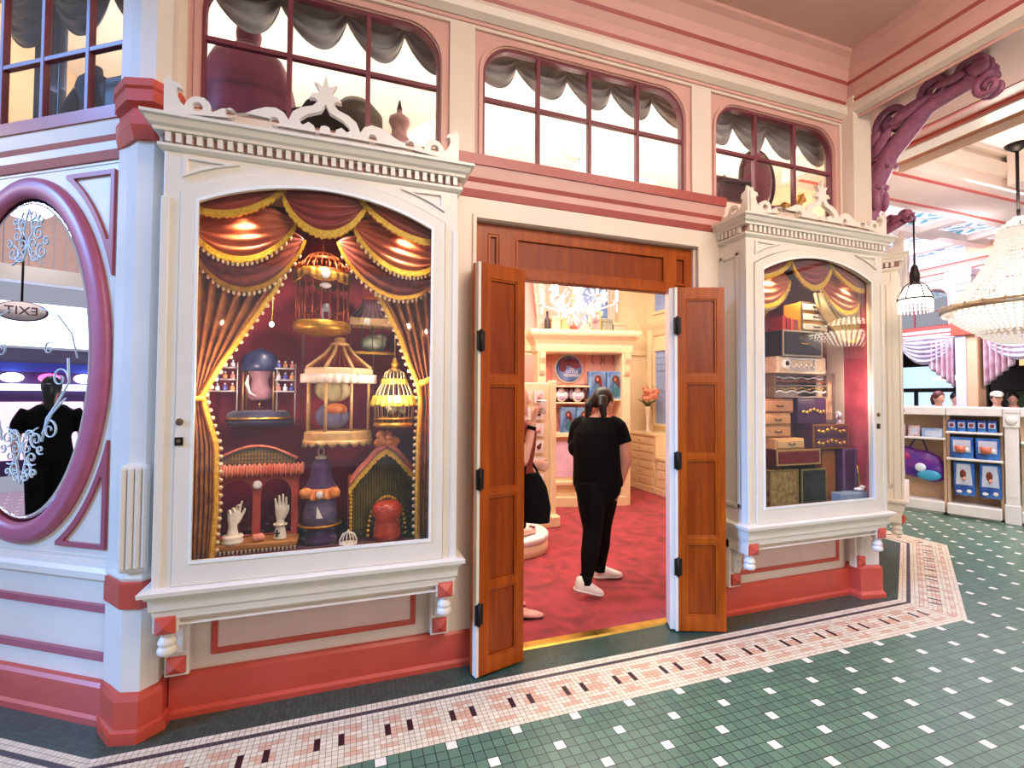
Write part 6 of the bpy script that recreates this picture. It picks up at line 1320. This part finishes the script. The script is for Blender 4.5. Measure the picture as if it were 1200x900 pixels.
# visitor behind the left door leaf
t = thing('person', 'person half hidden by the left door, holding up a cup, in a pink flat shoe', 'person', (1.13, 3.24, .004), RY)
tor2 = [(.80, 0, 0, .15, .11), (.90, 0, 0, .16, .12), (1.05, 0, 0, .13, .10), (1.18, 0, 0, .15, .115), (1.30, 0, 0, .16, .10), (1.37, 0, 0, .08, .065), (1.41, 0, 0, .05, .05)]
b = MB(); rings_body(b, tor2); b.tube([(0, 0, 1.37), (.01, 0, 1.46)], [.05, .047], 12); P_, R3_ = head_geo(b, (.015, 0, 1.535), (1, .05, -.05))
limb(b, [(.0, -.15, 1.32), (.03, -.18, 1.17), (.06, -.15, 1.08), (.10, -.13, 1.22), (.135, -.12, 1.36)], [.05, .045, .04, .037, .026]); limb(b, [(.0, .15, 1.32), (.02, .17, 1.16), (.08, .10, 1.02), (.14, .03, 1.05)], [.05, .045, .036, .027])
hand_geo(b, aim_T((.14, -.12, 1.385), (.25, .10, 1), (-.2, 1, .2)), (.9, .9, .85, .8), .05, (.6, .8), .9); hand_geo(b, aim_T((.145, .03, 1.05), (.9, -.3, -.1), (0, .2, 1)), (1.0, .9, .9, .8), .05, (.5, .6), .88)
limb(b, [(-.02, -.08, .84), (.02, -.09, .46), (.04, -.09, .08)], [.085, .055, .034]); limb(b, [(-.02, .08, .84), (0, .09, .46), (-.08, .09, .08)], [.085, .055, .034]); b.tube([(.03, -.09, .05), (.10, -.09, .032), (.19, -.09, .02)], [(.03, .035), (.036, .028), (.02, .015)], 12, ref=(0, 1, 0)); b.tube([(-.09, .09, .05), (-.02, .09, .032), (.07, .09, .02)], [(.03, .035), (.036, .028), (.02, .015)], 12, ref=(0, 1, 0))
finish(t, b, .0065)
RUST = M('rust_top', '#8A3020', .8, var=.2)
b = MB(); rings_body(b, [(z, x, y, rx+.012, ry+.012) for z, x, y, rx, ry in tor2[1:-1]]); limb(b, [(.0, -.14, 1.32), (.02, -.175, 1.22)], [.068, .064]); limb(b, [(.0, .14, 1.32), (.015, .172, 1.22)], [.068, .064]); finish(t, b, .008, 'top', RUST)
b = MB(); rings_body(b, [(.78, 0, 0, .165, .125), (.86, 0, 0, .172, .13), (.98, 0, 0, .15, .115)]); limb(b, [(-.02, -.08, .84), (.0, -.085, .72), (.01, -.09, .62)], [.11, .095, .085]); limb(b, [(-.02, .08, .84), (-.01, .085, .72), (0, .09, .62)], [.11, .095, .085]); finish(t, b, .009, 'shorts', LEG)
b = MB(); b.ball(P_(0, -.018, .02), (.083, .096, .105), 20, 14, R3_); b.tube([P_(0, -.09, .02), P_(0, -.12, -.05), P_(0, -.10, -.16)], [.05, .045, .015], 12); finish(t, b, .007, 'hair', HAIR)
FLAT = M('pink_flat_shoe', '#E8A8A0', .45)
for y, x in ((-.09, .0), (.09, -.12)):
    b = S(); b.mat(FLAT); b.tube([(x-.02, y, .035), (x+.03, y, .036), (x+.10, y, .030), (x+.17, y, .024), (x+.215, y, .018)], [(.034, .034), (.040, .028), (.045, .026), (.038, .02), (.012, .012)], 14, ref=(0, 1, 0)); b.mat(BLACKC).tube([(x-.025, y, .007), (x+.10, y, .006), (x+.215, y, .007)], [(.036, .007), (.047, .006), (.014, .006)], 12, ref=(0, 1, 0)); obj('shoe', b, t)
b = S(None, BLACKC).tube([(.122, -.125, 1.315), (.129, -.122, 1.34)], .033, 14); obj('wrist_band', b, t)
t = thing('drink_cup', 'pale paper cup held up by the person beside the left door', 'cup', (1.13+.155, 3.24-.16, 1.43), RY); obj('cup', S(None, M('pink_paper_cup', '#E8C0B8', .5)).lathe([(.001, 0), (.028, 0), (.036, .09), (.033, .09), (.001, .01)], 18), t); obj('lid', S(None, WHITE).lathe([(.001, .10), (.03, .10), (.038, .092), (.038, .086), (.001, .086)], 18), t)
t = thing('handbag', 'soft black handbag hanging from the hidden person beside the left door', 'bag', (1.13+.03, 3.24-.05, .68), RY)
b = MB(); b.tube([(.10, -.10, .0), (.105, -.10, .10), (.10, -.10, .24), (.085, -.10, .34)], [(.11, .05), (.115, .055), (.09, .045), (.05, .03)], 18, ref=(1, 0, 0)); obj('body', fuse(b, 'body', .008, 3, BLACKC), t, fix=False); obj('strap', S(None, BLACKC).tube([(.03, -.10, .30), (.05, -.08, .50), (.09, .04, .40), (.13, -.02, .33)], .009, 7), t)
# people behind the counter and in the mirror
def standing(label, loc, rz, shirt, hairm, look=(0, -1, -.05), longhair=.0, cap=None, H=1., trous=None, voxel=.014, armsb=False):
    t = thing('person', label, 'person', loc, rz); s = H
    T0 = [(.82, .16, .115), (.92, .165, .12), (1.06, .145, .105), (1.20, .165, .12), (1.32, .18, .105), (1.40, .09, .07), (1.44, .052, .052)]
    tr = [(z*s, 0, 0, rx*s, ry*s) for z, rx, ry in T0]
    b = MB(); rings_body(b, tr); b.tube([(0, 0, 1.40*s), (0, -.01, 1.50*s)], .05*s, 12); P, R3 = head_geo(b, (0, -.015, 1.575*s), look, s)
    for x in (-1, 1):
        el = (x*.25*s, -.02, 1.06*s); wr = (x*.12*s, -.22*s, 1.12*s) if armsb else (x*.24*s, -.08*s, .84*s)
        limb(b, [(x*.17*s, 0, 1.35*s), (x*.225*s, 0, 1.22*s), el, wr], [.055*s, .05*s, .042*s, .028*s])
        d = (-x*.5, -.8, .2) if armsb else (0, -.15, -1); hand_geo(b, aim_T(wr, d, (0, 0, 1) if armsb else (0, -1, 0)), (.6, .6, .5, .5), .08, (.4, .4), .95*s)
        limb(b, [(x*.085*s, 0, .88*s), (x*.09*s, -.01, .48*s), (x*.09*s, .02, .08*s)], [.09*s, .058*s, .038*s])
    finish(t, b, voxel)
    b = MB(); rings_body(b, [(z, x, y, rx+.015, ry+.015) for z, x, y, rx, ry in tr[:-1]])
    for x in (-1, 1): limb(b, [(x*.16*s, 0, 1.34*s), (x*.225*s, 0, 1.22*s), (x*.24*s, -.01, 1.12*s)], [.070*s, .066*s, .062*s])
    finish(t, b, .014, 'shirt', shirt)
    b = MB(); rings_body(b, [(.80*s, 0, 0, .165*s, .12*s), (.94*s, 0, 0, .172*s, .128*s), (1.0*s, 0, 0, .16*s, .12*s)])
    for x in (-1, 1): limb(b, [(x*.085*s, 0, .88*s), (x*.09*s, -.01, .48*s), (x*.09*s, .02, .09*s)], [.11*s, .085*s, .065*s])
    finish(t, b, .016, 'trousers', trous or LEG)
    for x in (-1, 1): b = S(); shoe(b, (x*.09*s, .07*s, .006), (x*.11*s, -.19*s, .006), BLACKC, BLACKC); obj('shoe', b, t)
    b = MB(); hair_cap(b, P, R3, 0, s, longhair); finish(t, b, .012, 'hair', hairm)
    if cap: b = S(None, cap).ball(P(0, 0, .065), (.088*s, .102*s, .062*s), 16, 10, R3); b.ball(P(0, .10, .045), (.06*s, .06*s, .01), 12, 6, R3); obj('cap', b, t)
    return t
WARMT = M('lavender_shirt', '#C9C2E0', .8, var=.1); BRH = M('auburn_hair', '#5A2018', .5, var=.3)
standing('person with auburn hair behind the counter, head turned to the left', (9.85, 5.42, 0), math.radians(-60), WARMT, BRH, (.6, -.8, -.25), .10)
standing('person with black hair in a blue shirt behind the counter beside the pilaster', (11.2, 5.88, 0), math.radians(-50), M('blue_shirt', '#6A86B8', .8), HAIR, (.2, -1, -.2))
standing('person in white shirt and pale cap behind the counter, right of the pilaster', (10.75, 5.05, 0), math.radians(-70), M('white_shirt', '#E8E4E0', .8), HAIR, (.3, -1, -.1), .08, M('pale_cap', '#E6DCC8', .6))
standing('person with dark hair in a plum top behind the counter under the bead chandelier', (11.85, 5.33, 0), math.radians(-80), M('plum_top', '#5A2A44', .8), HAIR, (.2, -1, -.3))
# ------------------------------------------------------------------ oval mirror on the left wall
cx, cz = OV
t = thing('oval_mirror', 'tall oval etched mirror in a mauve-lit frame on the canted left wall', 'mirror', TL @ Vector((cx, 0, cz)), AL)
def ovring(b, prof, n=72):                            # prof: (half-width, half-height, y) loops joined around the oval
    R = [[(a*math.cos(2*PI*i/n), y, c*math.sin(2*PI*i/n)) for i in range(n)] for a, c, y in prof]; m = len(R)
    vs = [p for r in R for p in r]; fs = []
    for i in range(m):
        k = (i+1) % m
        for j in range(n): q = (j+1) % n; fs.append((i*n+j, i*n+q, k*n+q, k*n+j))
    b.add(vs, fs)
b = S(None, M('blue_lit_rose_frame', '#B8607A', .35, var=.05)); ovring(b, [(.575, .94, 0), (.570, .935, -.022), (.545, .91, -.036), (.50, .868, -.036), (.475, .843, -.03), (.462, .832, -.012), (.462, .832, 0)]); obj('frame', b, t)  # rose trim with the mauve cast of blue daylight in its colour
MIRR = M('silver_mirror', '#F2F6FF', .0, 1., var=0)
b = B(None, MIRR).plate([(.43*math.cos(2*PI*i/72), .80*math.sin(2*PI*i/72)) for i in range(72)], [], -.006, -.001); obj('glass', b, t)
b = S(None, M('bevelled_mirror', '#EDF3FF', .04, 1., var=0)); ovring(b, [(.463, .833, -.001), (.43, .80, -.006), (.43, .80, -.001)]); obj('bevel', b, t)
ETCH = M('etched_frost', '#DCEEFF', .6, emit=.12, ecol='#CFE6FF', var=.02)
b = S(None, ETCH)
YE = -.0085; U2 = (Vector((1, 0, 0)), Vector((0, 0, 1)))
def sc2(x, z, r, a0, tn, th=.0034, n=22):
    for s in (-1, 1): curl(b, (s*x, YE, z), r, a0 if s > 0 else PI-a0, tn*s, th, U2, n)
for z0, f in ((.70, 1), (-.56, -1)):
    for x, dz, r, a0, tn in ((.04, .0, .034, 1.6, -1.3), (.075, -.055, .038, 1.0, 1.3), (.04, -.105, .032, 4.6, -1.2), (.10, -.15, .042, 1.6, 1.4), (.05, -.165, .036, 0, -1.2), (.028, .045, .026, 4.2, 1.2), (.09, .02, .024, 2, 1.2), (.13, -.10, .025, 1, 1.2)): sc2(x, z0+f*dz, r, a0*f, tn*f)
    for s in (-1, 1): b.tube([(0, YE, z0+f*.08), (s*.015, YE, z0+f*.03), (s*.032, YE, z0-f*.04), (0, YE, z0-f*.10), (s*.02, YE, z0-f*.165), (s*.11, YE, z0-f*.21)], .0026, 6)
for s in (-1, 1):
    b.tube([(s*.10, YE, .26), (s*.22, YE, .22), (s*.32, YE, .12), (s*.36, YE, .0)], .0022, 6); b.tube([(s*.14, YE, -.42), (s*.17, YE, -.30), (s*.24, YE, -.22), (s*.31, YE, -.12), (s*.30, YE, .0)], .0032, 6); b.tube([(s*.14, YE, -.38), (s*.20, YE, -.28), (s*.29, YE, -.20)], .0026, 6)
    curl(b, (s*.25, YE, -.10), .055, 0, s*1.3, .0032, U2); curl(b, (s*.19, YE, -.36), .05, 1.5, -s*1.3, .0032, U2); curl(b, (s*.17, YE, .05), .035, 1, s*1.2, .0024, U2)
obj('etched_scrolls', b, t)['kind'] = 'stuff'
# mauve-lit spandrel mouldings round the oval, panel below, seams
b = B(TL, M('blue_lit_rose_moulding', '#A8505E', .35, var=.05))  # blue daylight's mauve tint mixed into the rose trim colour
for sx in (-1, 1):
    for sz in (1, -1):
        def Q(x, z): return (cx+sx*x, cz+sz*z)
        def arcpts(a, c, x1, z1, n=12):                # outline between the oval arc and the panel corner
            a1 = math.acos(min(.999, x1/a)) if False else 0
            t0 = math.asin(min(.999, .40/c)); t1 = math.acos(.26/a)
            return [(a*math.cos(t0+(t1-t0)*i/n), c*math.sin(t0+(t1-t0)*i/n)) for i in range(n+1)]
        ar = arcpts(.625, .995, 0, 0); o_ = [Q(*p) for p in ar]+[Q(.26, .925), Q(.575, .925), Q(.575, .40)]
        ar2 = arcpts(.655, 1.03, 0, 0); i_ = [Q(min(p[0], .55), min(p[1], .90)) for p in ar2]+[Q(.30, .90), Q(.55, .90), Q(.55, .46)]
        A_ = [ (x, z) for x, z in ar if x <= .575 and z <= .925 ]
        o_ = [Q(*p) for p in A_]+[Q(A_[-1][0], .925), Q(.575, .925), Q(.575, A_[0][1])]
        I_ = [(x, z) for x, z in [(p[0]+.016, p[1]+.02) for p in A_] if x <= .552 and z <= .902]
        i_ = [Q(*p) for p in I_]+[Q(I_[-1][0]+.004, .902), Q(.552, .902), Q(.552, I_[0][1]+.004)]
        b.plate(o_, [i_], -.014, .0)
x0, x1 = -1.27, .035
b.plate(rect(x0, x1, .285, .545), [rect(x0+.03, x1-.035, .318, .512)], -.020, 0)
struct('trim_13', b, 'mauve-lit spandrel and panel mouldings around the oval mirror', bevel=.004)
b = B(TL, CREAM).mould([(-.02, .66), (-.03, .67), (-.03, .70), (-.018, .72), (-.012, .745), (0, .75), (0, .66)], -1.4, .03); b.plate(rect(-1.26, .052, .76, 2.70), [rect(-1.25, .042, .77, 2.69)], -.004, 0); struct('trim_14', b, 'cream rail below the oval mirror')
# ------------------------------------------------------------------ the street side that the mirror shows
t = thing('exit_sign', 'oval hanging exit sign reflected in the mirror', 'sign', (-6.72, 3.33, 2.60), math.radians(90))
b = S(TR((0, 0, 0), 0, PI/2), M('sign_plum', '#5A2A38', .4)).lathe([(.001, -.03), (1, -.03), (1.03, 0), (1, .03), (.001, .03)], 40); b.v = [(x*.24, y, z*.125) for x, y, z in b.v]; obj('rim', b, t)
b = S(TR((0, 0, 0), 0, PI/2), M('sign_cream', '#E8D8D0', .5)).lathe([(.001, .0), (.93, .0), (.93, .034), (.001, .034)], 40); b.v = [(x*.24, y, z*.125) for x, y, z in b.v]; obj('face', b, t)
text('EXIT', .15, Matrix.Translation((0, -.036, 0)) @ UPR, MATS['sign_plum'], t); obj('hanger', S(None, IRON).tube([(0, 0, .115), (0, 0, 1.2)], .012, 6), t)
standing('person in black seen from behind in the mirror', (-5.08, 3.02, 0), math.radians(-90), TEE, HAIR, (.2, -1, 0), .25, None, 1.03)
standing('person in navy top with tied hair in the mirror', (-6.3, 3.62, 0), math.radians(160), NAV, HAIR, (.3, -1, 0), .12)
b = B(None, M('shell_pink_boards', '#D9AFA0', .5, var=.05))
for k in range(26): b.box(-8.1, -8.0+.012*(k % 2), 1.9+k*.13, 2.02+k*.13, 3.42, 4.35)
b.mat(CREAM).box(-8.2, -7.95, 1.8, 5.4, 3.20, 3.42); b.mat(ROSE).box(-8.1, -7.96, 1.8, 5.4, 4.35, 4.42).box(-8.1, -7.96, 1.8, 5.4, 4.56, 4.62); b.mat(CREAM).box(-8.1, -7.98, 1.8, 5.4, 4.42, 4.9); struct('wall_street', b, 'boarded canopy over the street side')
b = B(None, M('slate_marquee', '#6A6480', .5)).box(-11.2, -11, 1.2, 6, 2.15, 2.42); b.mat(M('cobalt_lattice', '#3A4AB8', .5)).box(-11.1, -10.98, 1.2, 6, 1.98, 2.15); b.mat(M('plum_shopfront', '#3A1A4E', .6)).box(-11.3, -11.1, 1.2, 6, 0, 1.98)
b.mat(M('mirror_band_glow', '#E8F0FF', .4, emit=3.2, ecol='#DCE8FF', var=.02)).box(-11.2, -11.0, 1.2, 6, 2.48, 3.3).box(-11.1, -10.98, 1.2, 6, 1.62, 1.74); b.mat(M('arcade_glow', '#FFD0C0', .4, emit=1.6, ecol='#E8B0E0', var=.3, scale=2)).box(-11.1, -11.05, 2.6, 4.6, .3, 1.4); struct('wall_street', b, 'lit arcade front across the street')  # bluish-white glowing boxes added to give the mirror its bright bands
for k in range(9):
    m = M('pink_lantern', '#FF5FA0', .4, emit=3, ecol='#FF4F9A') if k % 2 else M('white_lantern', '#FFFFFF', .4, emit=5)
    o = mini('lantern', f'{"pink" if k % 2 else "white"} arcade lantern seen in the mirror', 'lantern', (-10.9, 1.6+.5*k, 1.86), S(None, m).ball((0, 0, 0), (.12, .16, .09), 12, 8), 0, 'arcade lanterns in the mirror')
